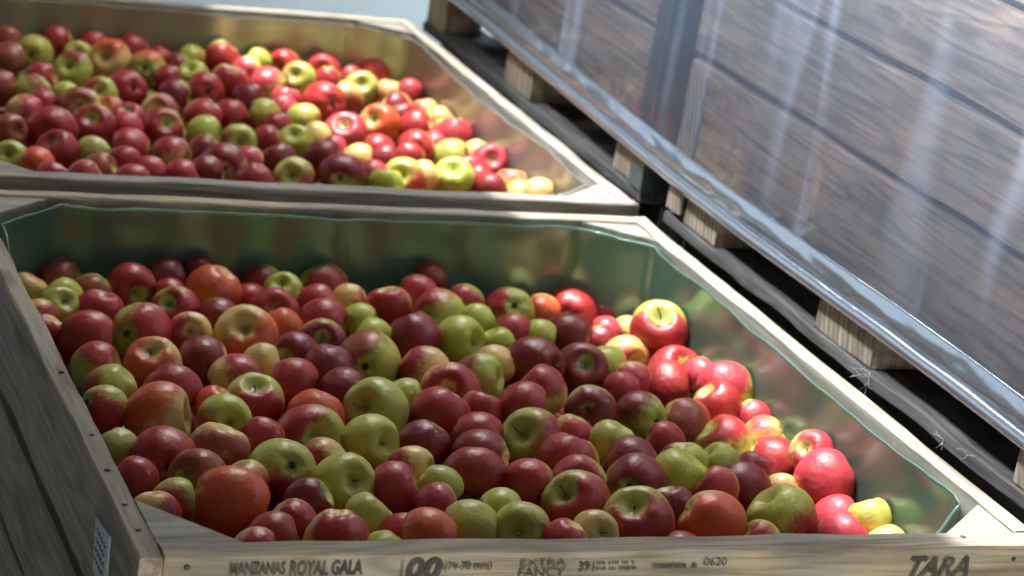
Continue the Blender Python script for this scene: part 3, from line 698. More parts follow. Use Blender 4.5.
F 0.7947 0.8321 -0.1118 0.0415 0.37 -0.86 0.33 -0.05 -0.52 0.85 0.92 0.444 0.523 0.101 0.184 0.011 0.018 c |dark red apple showing dark eye, just left of the ring-hollow dark apple
F 0.7318 0.8331 -0.1112 0.029 -0.87 0.2 -0.45 -0.19 -0.73 -0.66 0.3 0.65 0.479 0.157 0.45 0.038 0.057 - |small yellow with pink-red cheek apple, just in front and right of the smooth all-green apple
F 0.7716 0.9316 -0.1206 0.029 0.43 -0.26 -0.86 -0.13 -0.67 -0.73 0.02 0.44 0.5 0.07 0.358 0.023 0.027 + |small plain yellow-green apple, just right of the smooth all-green apple
F 0.81 0.9668 -0.1115 0.029 0.93 -0.37 0.01 0.36 -0.81 0.45 0.85 0.467 0.526 0.102 0.396 0.026 0.03 - |small mostly red, green-patched apple, just in front of the back-row red-green apple
F 0.8604 0.9791 -0.1242 0.029 0.89 -0.45 0.04 -0.13 -0.67 -0.73 0.05 0.44 0.5 0.07 0.335 0.022 0.025 - |small plain yellow-green apple, just in front and right of the back-row red-green apple
F 0.8577 1.0984 -0.128 0.0397 -0.12 -0.78 0.62 -0.87 0.14 0.47 0.35 0.443 0.492 0.095 0.373 0.024 0.028 c |red and green apple with hollow up, back row middle of front bin
F 0.9246 1.123 -0.1374 0.0306 -0.86 0.49 0.09 -0.43 -0.9 -0.11 0.72 0.614 0.473 0.155 0.547 0.084 0.025 - |mostly orange, yellow-patched apple, just right of the back-row red-green apple
F 0.9897 1.1516 -0.1495 0.0449 -0.54 -0.78 0.32 0.06 -0.8 0.6 0.8 0.448 0.52 0.101 0.353 0.023 0.027 c |mostly red, green-patched apple showing dark eye, just right of the back-row red-green apple
F 1.0617 1.1627 -0.1501 0.0346 -0.01 -0.14 -0.99 -0.01 -0.46 0.89 0.95 0.604 0.44 0.144 0.322 0.021 0.024 - |red apple, just behind and left of the sun-topped red apple
F 0.9215 1.0047 -0.134 0.0391 0.89 -0.45 -0.09 -0.39 -0.87 0.31 1.0 0.427 0.462 0.09 0.174 0.01 0.017 - |dark red apple, just behind and left of the ring-hollow dark apple
F 0.9866 1.0197 -0.1436 0.029 0.12 -0.32 -0.94 -0.39 -0.87 0.31 1.0 0.421 0.494 0.096 0.218 0.013 0.022 - |small dark red apple, just behind and right of the ring-hollow dark apple
F 1.0202 1.0681 -0.1505 0.029 0.93 -0.37 -0.02 -0.86 -0.5 0.14 0.7 0.655 0.456 0.149 0.473 0.04 0.06 + |small mostly pink-red, yellow-patched apple, just left of the sun-topped red apple
F 1.0692 1.0867 -0.1538 0.029 0.94 -0.29 0.18 -0.13 -0.67 -0.73 0.05 0.634 0.48 0.157 0.472 0.04 0.06 + |small plain pale yellow apple, just left of the sun-topped red apple
F 1.0556 0.9619 -0.0989 0.0447 -0.29 -0.5 0.82 -0.26 -0.86 -0.43 0.68 0.42 0.456 0.088 0.36 0.023 0.027 S |big red apple with a sun-bleached pale top, tallest by the right liner
F 0.9986 0.9471 -0.1476 0.039 0.16 -0.95 0.27 -0.04 -0.88 -0.47 0.5 0.655 0.435 0.142 0.337 0.022 0.026 s |half yellow half red apple with open hollow, just right of the ring-hollow dark apple
F 1.0687 0.9823 -0.16 0.029 -0.9 0.43 -0.12 -0.31 -0.1 0.94 0.05 0.658 0.497 0.162 0.475 0.04 0.061 - |small plain pale yellow apple, just in front of the sun-topped red apple
F 0.8776 0.844 -0.1234 0.0405 -0.25 -0.73 0.64 -0.68 -0.58 -0.45 0.9 0.392 0.441 0.086 0.188 0.011 0.019 s |dark red apple facing its ring-shaped hollow upward, back right of front bin
F 0.934 0.8789 -0.131 0.032 -0.85 0.5 0.18 -1.0 -0.07 -0.0 0.05 0.44 0.5 0.07 0.324 0.021 0.025 + |plain yellow-green apple, just right of the ring-hollow dark apple
F 0.9129 0.7691 -0.1253 0.029 -0.79 0.51 -0.33 0.38 -0.85 0.36 0.9 0.471 0.47 0.091 0.411 0.035 0.052 - |pink-red apple, just behind and right of the yellow-patched dark apple
F 0.9548 0.8231 -0.1309 0.029 0.97 -0.24 -0.04 -0.16 -0.95 -0.28 0.7 0.771 0.524 0.171 0.447 0.038 0.057 + |small mostly pink-red, yellow-patched apple, just right of the ring-hollow dark apple
F 1.0161 0.8302 -0.1458 0.0418 -0.86 0.43 -0.26 -0.6 -0.53 0.6 0.72 0.701 0.51 0.166 0.316 0.02 0.024 + |mostly red, yellow-patched apple, just behind and left of the glowing crimson apple
F 1.0609 0.8941 -0.1453 0.0411 0.06 -0.61 0.79 -0.39 -0.33 0.86 0.5 0.648 0.487 0.159 0.354 0.023 0.027 S |half yellow half red apple with visible stem, just in front of the sun-topped red apple
F 1.0733 0.8347 -0.1249 0.029 -0.62 -0.07 -0.78 -0.53 -0.73 -0.43 0.9 0.493 0.533 0.103 0.432 0.037 0.055 - |small pink-red apple, just behind and left of the glowing crimson apple
F 1.0633 0.7312 -0.1015 0.0401 0.17 -0.94 -0.3 -0.7 -0.44 0.57 0.55 0.415 0.477 0.093 0.492 0.042 0.063 c |half green half pink-red apple showing dark eye, just behind the glowing crimson apple
F 1.0239 0.6772 -0.1086 0.0351 0.63 -0.23 -0.74 0.29 -0.9 0.33 0.92 0.756 0.5 0.163 0.347 0.022 0.026 + |glowing crimson sunlit apple along the right side of the front bin
F 1.0735 0.6559 -0.1191 0.029 0.59 -0.37 -0.72 0.06 -0.97 -0.23 0.8 0.77 0.536 0.175 0.417 0.035 0.053 - |mostly pink-red, yellow-patched apple, just right of the glowing crimson apple
F 0.8085 0.6486 -0.1068 0.0361 -0.54 -0.72 0.44 -0.16 -0.93 -0.34 0.78 0.46 0.464 0.09 0.185 0.011 0.018 c |dark red apple with a small yellow patch beside its dark eye
F 0.8954 0.6617 -0.1194 0.0345 0.33 -0.93 0.17 -0.66 0.13 0.74 0.4 0.398 0.467 0.09 0.179 0.011 0.018 c |green with dark red cheek apple showing dark eye, just right of the yellow-patched dark apple
F 0.9636 0.6589 -0.1321 0.0391 0.8 -0.32 -0.5 -0.14 -0.99 -0.02 0.72 0.625 0.491 0.16 0.289 0.065 0.032 - |mostly brownish red, yellow-patched apple, just in front and left of the glowing crimson apple
F 0.7384 0.5508 -0.1015 0.029 -0.27 -0.07 -0.96 0.37 -0.83 0.43 0.5 0.497 0.512 0.099 0.486 0.041 0.062 - |half green half pink-red apple, just in front and left of the yellow-patched dark apple
F 0.6739 0.5403 -0.1036 0.042 -0.67 -0.51 0.54 0.68 -0.63 0.38 0.35 0.397 0.439 0.085 0.325 0.021 0.025 S |green apple with a deep cleft and a red right cheek
F 0.5929 0.5379 -0.1016 0.0362 -0.83 0.53 0.15 -0.73 -0.49 0.47 0.8 0.455 0.469 0.091 0.349 0.023 0.026 + |mostly red, green-patched apple, just behind the tall streaked red apple
F 0.5736 0.4735 -0.1006 0.0368 -0.77 0.49 -0.4 -0.83 -0.47 0.3 0.8 0.755 0.507 0.165 0.214 0.013 0.021 - |mostly dark red, yellow-patched apple, just behind the tall streaked red apple
F 0.5413 0.4098 -0.098 0.0392 -0.2 -0.79 -0.58 -0.09 -0.85 0.53 0.7 0.478 0.476 0.092 0.316 0.021 0.024 c |tall red apple with a yellow-green side, near the front board middle
F 0.6049 0.383 -0.0972 0.0328 -0.84 0.54 0.05 -0.83 -0.53 0.17 0.76 0.442 0.476 0.092 0.398 0.026 0.03 + |mostly red, green-patched apple, just right of the tall streaked red apple
F 0.6939 0.4567 -0.0966 0.0385 -0.31 -0.25 -0.92 -0.72 -0.61 0.31 0.65 0.787 0.532 0.174 0.35 0.023 0.026 - |large half yellow half red apple, just in front and right of the cleft green apple
F 0.6803 0.3893 -0.1004 0.0364 -0.17 -0.85 0.5 -0.73 -0.67 0.12 0.68 0.485 0.505 0.098 0.369 0.024 0.028 s |mostly red, green-patched apple with open hollow, just behind the clear-stemmed red apple
F 0.6495 0.321 -0.0952 0.0413 -0.72 -0.37 0.59 0.01 -1.0 -0.05 0.62 0.425 0.452 0.088 0.382 0.025 0.029 S |red apple with green shoulder and a clear upright stem, by the front board
F 0.7832 0.519 -0.0993 0.0314 -0.35 0.03 -0.94 0.43 -0.83 -0.35 0.12 0.464 0.484 0.094 0.36 0.023 0.027 + |green faintly red apple, just in front and right of the yellow-patched dark apple
F 0.7841 0.4569 -0.1037 0.0389 0.83 -0.51 -0.24 -0.44 -0.54 0.72 0.68 0.4 0.444 0.086 0.198 0.012 0.02 + |large mostly dark red, green-patched apple, just in front and right of the yellow-patched dark apple
F 0.763 0.3883 -0.0999 0.0394 -0.62 -0.73 0.3 -0.1 -0.42 0.9 0.55 0.458 0.506 0.098 0.216 0.013 0.022 c |large half green half dark red apple showing dark eye, just behind the folded-top red apple
F 0.7055 0.254 -0.0931 0.0446 -0.45 -0.29 0.85 -0.23 -0.96 -0.18 0.66 0.481 0.501 0.097 0.324 0.021 0.025 s |wide red apple with a folded green top, low against the front board
F 0.878 0.5448 -0.1108 0.0292 -0.9 0.38 0.2 -0.39 -0.87 0.31 1.0 0.463 0.512 0.099 0.388 0.025 0.029 - |red apple, just in front and left of the glowing crimson apple
F 0.8827 0.489 -0.1169 0.0329 0.16 -0.19 -0.97 -0.96 0.1 0.26 0.36 0.471 0.478 0.093 0.171 0.01 0.017 + |green with dark red cheek apple, just in front and left of the glowing crimson apple
F 0.8355 0.411 -0.1009 0.0373 -0.46 0.04 -0.89 -0.13 -0.67 -0.73 0.03 0.44 0.5 0.07 0.355 0.023 0.027 + |plain yellow-green apple, just behind and left of the yellow-shouldered apple
F 0.7769 0.3082 -0.0957 0.0296 0.24 -0.35 -0.91 0.36 -0.92 0.17 0.92 0.424 0.459 0.089 0.201 0.012 0.02 + |dark red apple, just behind and left of the yellow-shouldered apple
F 0.8114 0.2563 -0.0939 0.0408 0.86 -0.34 -0.38 -0.06 -0.99 -0.09 0.75 0.575 0.45 0.147 0.679 0.104 0.031 - |orange-red apple with a yellow shoulder, sitting on the front board line
F 0.8914 0.4011 -0.1152 0.029 -0.15 -0.35 -0.92 0.0 -0.94 -0.34 0.8 0.401 0.463 0.09 0.427 0.036 0.054 - |small mostly pink-red, green-patched apple, behind and left of the red-flanked green apple
F 0.9437 0.4243 -0.1242 0.0367 0.78 -0.52 -0.36 0.18 -0.49 0.85 0.93 0.416 0.46 0.089 0.201 0.012 0.02 - |dark red apple, just behind and right of the yellow-shouldered apple
F 0.9893 0.4717 -0.1211 0.0304 -0.27 -0.25 -0.93 -0.21 -0.26 0.94 0.93 0.453 0.469 0.091 0.216 0.013 0.022 + |dark red apple, just behind and left of the red-flanked green apple
F 0.9392 0.4925 -0.1186 0.029 0.67 -0.27 -0.69 -0.15 -0.7 -0.7 0.12 0.414 0.435 0.084 0.378 0.024 0.029 + |small green faintly red apple, just behind the yellow-shouldered apple
F 1.0039 0.5989 -0.135 0.0394 0.72 -0.32 -0.62 -0.31 -0.03 0.95 0.4 0.435 0.478 0.093 0.401 0.026 0.03 + |green with red cheek apple, just in front of the glowing crimson apple
F 1.0686 0.6014 -0.1248 0.0317 -0.71 0.43 -0.56 -0.52 -0.09 0.85 0.22 0.578 0.431 0.141 0.476 0.041 0.061 - |yellow with pink-red cheek apple, just in front and right of the glowing crimson apple
F 1.0515 0.5345 -0.1379 0.0397 0.79 -0.5 -0.36 -0.25 -0.61 0.75 0.62 0.654 0.494 0.161 0.356 0.023 0.027 - |half yellow half red apple, just left of the broad glossy red apple
F 1.0709 0.474 -0.0908 0.0306 -0.73 -0.44 0.52 0.13 -0.93 0.35 0.68 0.753 0.523 0.171 0.452 0.039 0.058 S |mostly pink-red, yellow-patched apple with visible stem, just behind the broad glossy red apple
F 1.06 0.4104 -0.1048 0.0418 0.89 0.02 0.45 -0.03 -0.2 0.98 0.76 0.679 0.482 0.158 0.475 0.04 0.061 - |broad glossy red apple in sun near the front right corner
F 0.9491 0.3179 -0.116 0.045 0.65 -0.29 -0.71 0.46 -0.78 -0.42 0.42 0.486 0.486 0.094 0.38 0.025 0.029 + |large green apple with a red lower flank, by the front board at right
F 1.0542 0.351 -0.1357 0.0325 0.89 -0.23 0.39 -0.39 -0.87 0.31 0.97 0.402 0.462 0.09 0.496 0.042 0.063 - |pink-red apple, just in front of the broad glossy red apple
F 1.0721 0.2977 -0.1109 0.0293 0.27 -0.49 -0.83 -0.62 -0.4 -0.67 0.22 0.458 0.481 0.093 0.516 0.044 0.066 + |green with pink-red cheek apple, just in front and right of the broad glossy red apple
F 1.0208 0.2735 -0.1249 0.0342 -0.69 0.1 -0.71 0.3 -0.62 0.72 0.8 0.622 0.448 0.146 0.446 0.038 0.057 + |mostly pink-red, yellow-patched apple, right of the red-flanked green apple
F 1.0714 0.2468 -0.1253 0.029 0.38 -0.44 -0.81 -0.13 -0.67 -0.73 0.1 0.702 0.474 0.155 0.482 0.041 0.062 - |yellow faintly pink-red apple, in front and right of the broad glossy red apple
F 0.8584 0.2095 -0.0998 0.029 0.73 -0.34 -0.6 -0.86 -0.48 0.15 0.5 0.52 0.536 0.104 0.396 0.026 0.03 + |half green half red apple, just in front and left of the red-flanked green apple
F 1.0035 0.4204 -0.1311 0.029 -0.7 0.22 -0.68 0.04 -0.99 -0.14 0.5 0.637 0.5 0.163 0.661 0.101 0.03 - |small half yellow half orange apple, just behind the red-flanked green apple
F 0.4202 0.3698 -0.0976 0.0344 -0.81 0.25 -0.53 -0.39 -0.87 0.31 0.97 0.451 0.508 0.098 0.4 0.034 0.051 + |plain dull crimson apple near the middle of the front board
F 0.4641 0.4365 -0.0989 0.029 -0.8 0.56 -0.2 -0.98 -0.21 0.05 0.35 0.7 0.527 0.172 0.329 0.021 0.025 + |small yellow with red cheek apple, just behind and right of the dull crimson apple
F 0.4787 0.3693 -0.0959 0.029 0.68 -0.5 -0.54 -0.94 -0.22 -0.24 0.1 0.426 0.442 0.086 0.4 0.026 0.03 - |green faintly red apple, just right of the dull crimson apple
F 0.4541 0.3055 -0.0925 0.0309 -0.85 0.21 -0.48 -0.8 -0.55 -0.25 0.82 0.648 0.461 0.151 0.346 0.022 0.026 + |mostly red, yellow-patched apple, just in front and right of the dull crimson apple
F 0.4777 0.25 -0.0953 0.0347 0.9 -0.36 0.23 -1.0 0.01 -0.04 0.12 0.442 0.454 0.088 0.343 0.022 0.026 + |green faintly red apple, just in front of the tall streaked red apple
F 0.4021 0.195 -0.0789 0.0355 -0.92 0.37 -0.13 0.26 -0.94 0.21 0.78 0.714 0.514 0.168 0.602 0.092 0.027 - |large mostly orange, yellow-patched apple, just in front of the dull crimson apple
F 0.3884 0.2445 -0.1024 0.029 0.88 -0.48 0.02 -0.64 -0.66 -0.38 0.9 0.43 0.475 0.092 0.414 0.027 0.031 - |red apple, just in front of the dull crimson apple
F 0.3561 0.2834 -0.093 0.029 -0.62 -0.06 -0.78 -0.13 -0.67 -0.73 0.2 0.454 0.463 0.09 0.406 0.026 0.031 + |small green with red cheek apple, just in front and left of the dull crimson apple
F 0.3473 0.1853 -0.0962 0.029 -0.58 -0.04 -0.82 -0.97 -0.07 0.21 0.05 0.44 0.5 0.07 0.339 0.022 0.026 - |small plain yellow-green apple, just in front of the dull crimson apple
F 0.5364 0.2986 -0.095 0.029 0.98 -0.18 0.01 -0.07 -0.2 0.98 0.03 0.44 0.5 0.07 0.365 0.024 0.028 - |plain yellow-green apple, just in front and right of the tall streaked red apple
F 0.542 0.2419 -0.0955 0.0356 -0.48 -0.79 0.37 0.71 -0.7 0.07 0.18 0.444 0.474 0.092 0.34 0.022 0.026 S |large green faintly red apple with visible stem, left of the folded-top red apple
F 0.5833 0.202 -0.0916 0.029 -0.27 0.03 -0.96 -0.92 -0.34 0.18 0.8 0.682 0.485 0.158 0.406 0.035 0.052 - |mostly pink-red, yellow-patched apple, just in front of the clear-stemmed red apple
F 0.6308 0.2239 -0.0906 0.029 0.06 -0.86 0.51 -0.13 -0.67 -0.73 0.15 0.626 0.459 0.15 0.608 0.093 0.027 S |small yellow faintly orange apple with visible stem, just in front of the clear-stemmed red apple
F 0.3525 0.4597 -0.0996 0.029 0.88 -0.47 -0.1 -0.95 -0.31 0.09 0.4 0.627 0.471 0.154 0.356 0.023 0.027 + |yellow with red cheek apple, just in front of the half-and-half apple
F 0.8671 0.3605 -0.0938 0.029 0.77 -0.46 -0.44 -0.82 -0.53 -0.22 0.8 0.468 0.499 0.097 0.523 0.045 0.067 + |small mostly pink-red, green-patched apple, just behind the yellow-shouldered apple
F 0.1282 0.9093 -0.1803 0.0333 0.91 -0.4 -0.15 -0.15 -0.97 -0.2 0.95 0.436 0.504 0.098 0.393 0.026 0.03 + |red apple deep in a gap, just in front of the crimson apple by the panel
F 0.1389 0.3085 -0.1553 0.0331 0.11 -0.38 -0.92 0.49 -0.85 -0.17 0.1 0.474 0.475 0.092 0.189 0.011 0.019 + |green faintly dark red apple deep in a gap, in front of the green-eyed red apple
F 0.1767 0.3665 -0.1633 0.0331 0.78 -0.45 -0.43 0.47 -0.79 0.4 0.95 0.594 0.457 0.149 0.337 0.022 0.025 + |red apple deep in a gap, just in front and left of the big orange-red apple
F 0.7421 0.1948 -0.1137 0.0347 -0.91 0.31 -0.29 0.31 -0.67 0.68 0.85 0.809 0.537 0.175 0.341 0.022 0.026 + |mostly red, yellow-patched apple sunk low, in front and left of the broad glossy red apple
F 0.0947 0.9695 -0.181 0.036 -0.78 0.19 -0.59 0.38 -0.54 0.75 0.7 0.714 0.518 0.169 0.359 0.023 0.027 + |mostly red, yellow-patched apple deep in a gap, left of the split green-red apple
F 0.2789 0.4251 -0.1621 0.0324 -0.6 -0.09 -0.79 -0.23 -0.4 0.88 0.95 0.614 0.459 0.15 0.359 0.023 0.027 - |red apple deep in a gap, just right of the big orange-red apple
F 0.2412 0.7344 -0.1722 0.0359 -0.44 0.02 -0.9 -0.87 -0.45 0.19 0.7 0.514 0.514 0.1 0.388 0.025 0.029 + |mostly red, green-patched apple deep in a gap, behind and left of the big orange-red apple
F 0.3761 0.7292 -0.1705 0.0313 0.91 -0.3 0.29 -0.68 -0.34 0.65 0.85 0.705 0.474 0.155 0.395 0.026 0.03 + |mostly red, yellow-patched apple deep in a gap, just left of the half-and-half apple
F 0.8174 0.7883 -0.1765 0.0318 0.85 -0.18 0.5 -0.93 -0.33 0.19 0.95 0.619 0.474 0.155 0.4 0.026 0.03 + |red apple deep in a gap, just left of the yellow-patched dark apple
F 0.4423 0.7229 -0.1768 0.0348 0.98 -0.2 0.03 0.51 -0.78 0.36 0.1 0.449 0.497 0.096 0.334 0.022 0.025 + |green faintly red apple deep in a gap, just right of the half-and-half apple
F 0.7867 0.7229 -0.1735 0.0323 0.97 -0.13 0.2 -0.67 -0.26 0.7 0.95 0.385 0.453 0.088 0.339 0.022 0.026 + |red apple deep in a gap, just behind and right of the cleft green apple
Fu 0.072 0.072 -0.118 0.034
Fu 0.196 0.075 -0.119 0.034
Fu 0.27 0.075 -0.111 0.035
Fu 0.337 0.067 -0.12 0.034
Fu 0.408 0.063 -0.12 0.035
Fu 0.478 0.073 -0.111 0.032
Fu 0.549 0.059 -0.121 0.035
Fu 0.611 0.066 -0.117 0.032
Fu 0.684 0.064 -0.113 0.032
Fu 0.746 0.072 -0.117 0.032
Fu 0.82 0.067 -0.121 0.034
Fu 0.949 0.074 -0.131 0.033
Fu 1.02 0.063 -0.144 0.035
Fu 0.103 0.125 -0.121 0.035
Fu 0.167 0.132 -0.115 0.033
Fu 0.239 0.134 -0.115 0.036
Fu 0.31 0.121 -0.113 0.035
Fu 0.371 0.128 -0.112 0.033
Fu 0.438 0.125 -0.118 0.031
Fu 0.511 0.134 -0.119 0.036
Fu 0.585 0.122 -0.121 0.035
Fu 0.707 0.127 -0.117 0.032
Fu 0.782 0.121 -0.119 0.035
Fu 0.848 0.12 -0.127 0.031
Fu 0.914 0.134 -0.134 0.035
Fu 0.984 0.13 -0.145 0.035
Fu 1.058 0.125 -0.149 0.034
Fu 0.062 0.182 -0.122 0.031
Fu 0.137 0.193 -0.121 0.033
Fu 0.468 0.187 -0.115 0.033
Fu 0.681 0.183 -0.117 0.034
Fu 0.812 0.186 -0.126 0.032
Fu 0.954 0.183 -0.144 0.031
Fu 1.022 0.187 -0.151 0.034
Fu 0.403 0.422 -0.131 0.034
Fu 0.065 0.541 -0.134 0.035
Fu 0.822 0.552 -0.137 0.032
Fu 1.026 0.664 -0.166 0.033
Fu 1.045 0.73 -0.175 0.036
Fu 0.244 0.849 -0.144 0.034
Fu 0.069 1.033 -0.15 0.032
Fu 0.059 1.143 -0.147 0.036
Fu 0.88 1.152 -0.164 0.035
Fu 0.136 0.066 -0.15 0.035
Fu 0.877 0.061 -0.165 0.033
Fu 0.64 0.134 -0.154 0.032
Fu 0.207 0.184 -0.151 0.032
Fu 0.278 0.194 -0.159 0.032
Fu 0.337 0.186 -0.153 0.034
Fu 0.415 0.191 -0.157 0.035
Fu 0.547 0.184 -0.154 0.032
Fu 0.614 0.188 -0.16 0.034
Fu 0.879 0.188 -0.165 0.032
Fu 0.242 0.245 -0.159 0.035
Fu 0.373 0.255 -0.158 0.034
Fu 0.443 0.246 -0.16 0.031
Fu 0.505 0.254 -0.164 0.035
Fu 0.572 0.24 -0.156 0.035
Fu 0.642 0.242 -0.158 0.032
Fu 0.775 0.25 -0.154 0.036
Fu 0.851 0.246 -0.162 0.035
Fu 0.991 0.253 -0.19 0.035
Fu 1.049 0.247 -0.198 0.032
Fu 0.06 0.315 -0.165 0.031
Fu 0.265 0.308 -0.162 0.032
Fu 0.333 0.3 -0.162 0.036
Fu 0.407 0.31 -0.157 0.036
Fu 0.477 0.314 -0.157 0.032
Fu 0.536 0.311 -0.158 0.035
Fu 0.613 0.315 -0.161 0.032
Fu 0.676 0.307 -0.157 0.035
Fu 0.746 0.3 -0.159 0.032
Fu 0.818 0.312 -0.162 0.033
Fu 0.957 0.31 -0.183 0.034
Fu 0.099 0.362 -0.165 0.032
Fu 0.304 0.373 -0.165 0.034
Fu 0.367 0.375 -0.161 0.034
Fu 0.44 0.365 -0.163 0.032
Fu 0.572 0.36 -0.163 0.034
Fu 0.649 0.368 -0.161 0.033
Fu 0.715 0.364 -0.158 0.032
Fu 0.782 0.364 -0.164 0.035
Fu 0.844 0.362 -0.166 0.032
Fu 0.913 0.374 -0.18 0.032
Fu 0.06 0.426 -0.167 0.036
Fu 0.143 0.429 -0.167 0.035
Fu 0.204 0.425 -0.16 0.032
Fu 0.48 0.421 -0.165 0.033
Fu 0.541 0.435 -0.164 0.035
Fu 0.604 0.423 -0.164 0.033
Fu 0.679 0.426 -0.165 0.034
Fu 0.746 0.421 -0.163 0.036
Fu 0.809 0.423 -0.164 0.034
Fu 0.875 0.434 -0.171 0.032
Fu 0.957 0.434 -0.185 0.032
Fu 1.014 0.43 -0.196 0.035
Fu 0.099 0.482 -0.164 0.033
Fu 0.175 0.484 -0.167 0.033
Fu 0.368 0.489 -0.169 0.033
Fu 0.445 0.486 -0.163 0.034
Fu 0.577 0.489 -0.169 0.032
Fu 0.709 0.479 -0.161 0.031
Fu 0.785 0.484 -0.17 0.032
Fu 0.911 0.493 -0.182 0.035
Fu 0.989 0.487 -0.187 0.032
Fu 0.209 0.542 -0.168 0.033
Fu 0.406 0.551 -0.165 0.033
Fu 0.478 0.547 -0.167 0.033
Fu 0.549 0.541 -0.165 0.036
Fu 0.686 0.546 -0.174 0.033
Fu 0.747 0.55 -0.163 0.034
Fu 0.884 0.554 -0.185 0.035
Fu 1.014 0.54 -0.195 0.032
Fu 0.093 0.599 -0.174 0.034
Fu 0.234 0.612 -0.169 0.035
Fu 0.313 0.612 -0.17 0.031
Fu 0.373 0.607 -0.173 0.035
Fu 0.444 0.615 -0.168 0.032
Fu 0.512 0.606 -0.175 0.036
Fu 0.642 0.606 -0.166 0.032
Fu 0.72 0.609 -0.169 0.032
Fu 0.787 0.613 -0.168 0.033
Fu 0.988 0.608 -0.2 0.034
Fu 0.069 0.66 -0.174 0.031
Fu 0.132 0.661 -0.168 0.035
Fu 0.202 0.669 -0.168 0.032
Fu 0.264 0.663 -0.177 0.034
Fu 0.34 0.669 -0.168 0.033
Fu 0.405 0.665 -0.168 0.035
Fu 0.482 0.66 -0.178 0.034
Fu 0.542 0.67 -0.176 0.035
Fu 0.611 0.661 -0.172 0.034
Fu 0.687 0.669 -0.177 0.035
Fu 0.748 0.665 -0.175 0.034
Fu 0.812 0.67 -0.173 0.033
Fu 0.887 0.66 -0.186 0.032
Fu 0.095 0.719 -0.18 0.036
Fu 0.164 0.731 -0.179 0.032
Fu 0.306 0.729 -0.177 0.035
Fu 0.583 0.731 -0.173 0.033
Fu 0.646 0.732 -0.173 0.031
Fu 0.719 0.735 -0.18 0.032
Fu 0.924 0.726 -0.191 0.031
Fu 0.134 0.787 -0.18 0.034
Fu 0.201 0.792 -0.173 0.035
Fu 0.336 0.784 -0.176 0.035
Fu 0.402 0.786 -0.173 0.035
Fu 0.474 0.78 -0.175 0.035
Fu 0.539 0.779 -0.181 0.032
Fu 0.611 0.784 -0.175 0.035
Fu 0.683 0.786 -0.172 0.034
Fu 0.88 0.791 -0.188 0.035
Fu 0.944 0.791 -0.199 0.035
Fu 0.307 0.845 -0.172 0.034
Fu 0.374 0.844 -0.172 0.036
Fu 0.442 0.841 -0.181 0.031
Fu 0.511 0.846 -0.177 0.034
Fu 0.579 0.846 -0.178 0.031
Fu 0.711 0.843 -0.173 0.031
Fu 0.786 0.843 -0.182 0.034
Fu 0.06 0.904 -0.175 0.034
Fu 0.196 0.905 -0.18 0.032
Fu 0.267 0.913 -0.175 0.035
Fu 0.336 0.908 -0.185 0.034
Fu 0.401 0.906 -0.185 0.033
Fu 0.474 0.9 -0.177 0.032
Fu 0.546 0.913 -0.177 0.035
Fu 0.612 0.901 -0.184 0.035
Fu 0.682 0.915 -0.175 0.035
Fu 0.744 0.907 -0.178 0.034
Fu 0.823 0.9 -0.183 0.033
Fu 0.947 0.9 -0.199 0.034
Fu 0.233 0.972 -0.177 0.036
Fu 0.309 0.962 -0.181 0.033
Fu 0.375 0.968 -0.185 0.035
Fu 0.438 0.959 -0.179 0.031
Fu 0.509 0.962 -0.181 0.031
Fu 0.585 0.973 -0.178 0.035
Fu 0.642 0.961 -0.176 0.033
Fu 0.711 0.974 -0.178 0.034
Fu 0.777 0.965 -0.182 0.032
Fu 0.843 0.973 -0.191 0.032
Fu 0.137 1.023 -0.185 0.034
Fu 0.204 1.032 -0.184 0.035
Fu 0.278 1.031 -0.179 0.032
Fu 0.41 1.02 -0.183 0.031
Fu 0.471 1.028 -0.184 0.033
Fu 0.685 1.029 -0.179 0.036
Fu 0.747 1.029 -0.189 0.036
Fu 0.877 1.021 -0.189 0.035
Fu 0.096 1.095 -0.19 0.033
Fu 0.171 1.094 -0.191 0.031
Fu 0.232 1.088 -0.191 0.033
Fu 0.304 1.091 -0.186 0.032
Fu 0.366 1.093 -0.185 0.034
Fu 0.443 1.091 -0.183 0.032
Fu 0.51 1.084 -0.187 0.034
Fu 0.573 1.088 -0.18 0.032
Fu 0.646 1.086 -0.191 0.033
Fu 0.711 1.092 -0.186 0.032
Fu 0.783 1.086 -0.187 0.033
Fu 0.127 1.151 -0.184 0.032
Fu 0.202 1.155 -0.19 0.032
Fu 0.276 1.153 -0.187 0.031
Fu 0.332 1.145 -0.181 0.032
Fu 0.411 1.154 -0.191 0.034
Fu 0.468 1.145 -0.191 0.031
Fu 0.544 1.15 -0.185 0.034
Fu 0.609 1.145 -0.185 0.034
Fu 0.676 1.15 -0.183 0.032
Fu 0.742 1.154 -0.188 0.033
Fu 0.816 1.154 -0.193 0.036
Fu 0.336 0.064 -0.2 0.034
Fu 0.473 0.068 -0.199 0.032
Fu 0.442 0.128 -0.199 0.034
B 0.2865 2.4232 -0.0783 0.029 0.88 -0.48 -0.06 0.31 -0.95 -0.0 0.8 0.597 0.455 0.149 0.313 0.07 0.035 + |mostly brownish red, yellow-patched apple, just behind and left of the dark-eyed green apple
B 0.3338 2.3929 -0.0946 0.0364 -0.38 -0.9 0.23 -0.68 -0.34 -0.65 0.1 0.484 0.482 0.093 0.406 0.026 0.031 c |round green apple with a dark eye, far left of the rear bin
B 0.3826 2.4218 -0.0746 0.0317 -0.83 0.25 -0.5 -0.09 -0.99 -0.05 0.82 0.481 0.492 0.095 0.343 0.022 0.026 - |mostly red, green-patched apple, just right of the dark-eyed green apple
B 0.2649 2.3065 -0.0885 0.0365 0.99 -0.1 0.04 0.02 -0.85 0.53 0.7 0.674 0.453 0.148 0.285 0.064 0.031 - |mostly brownish red, yellow-patched apple, just in front and left of the dark-eyed green apple
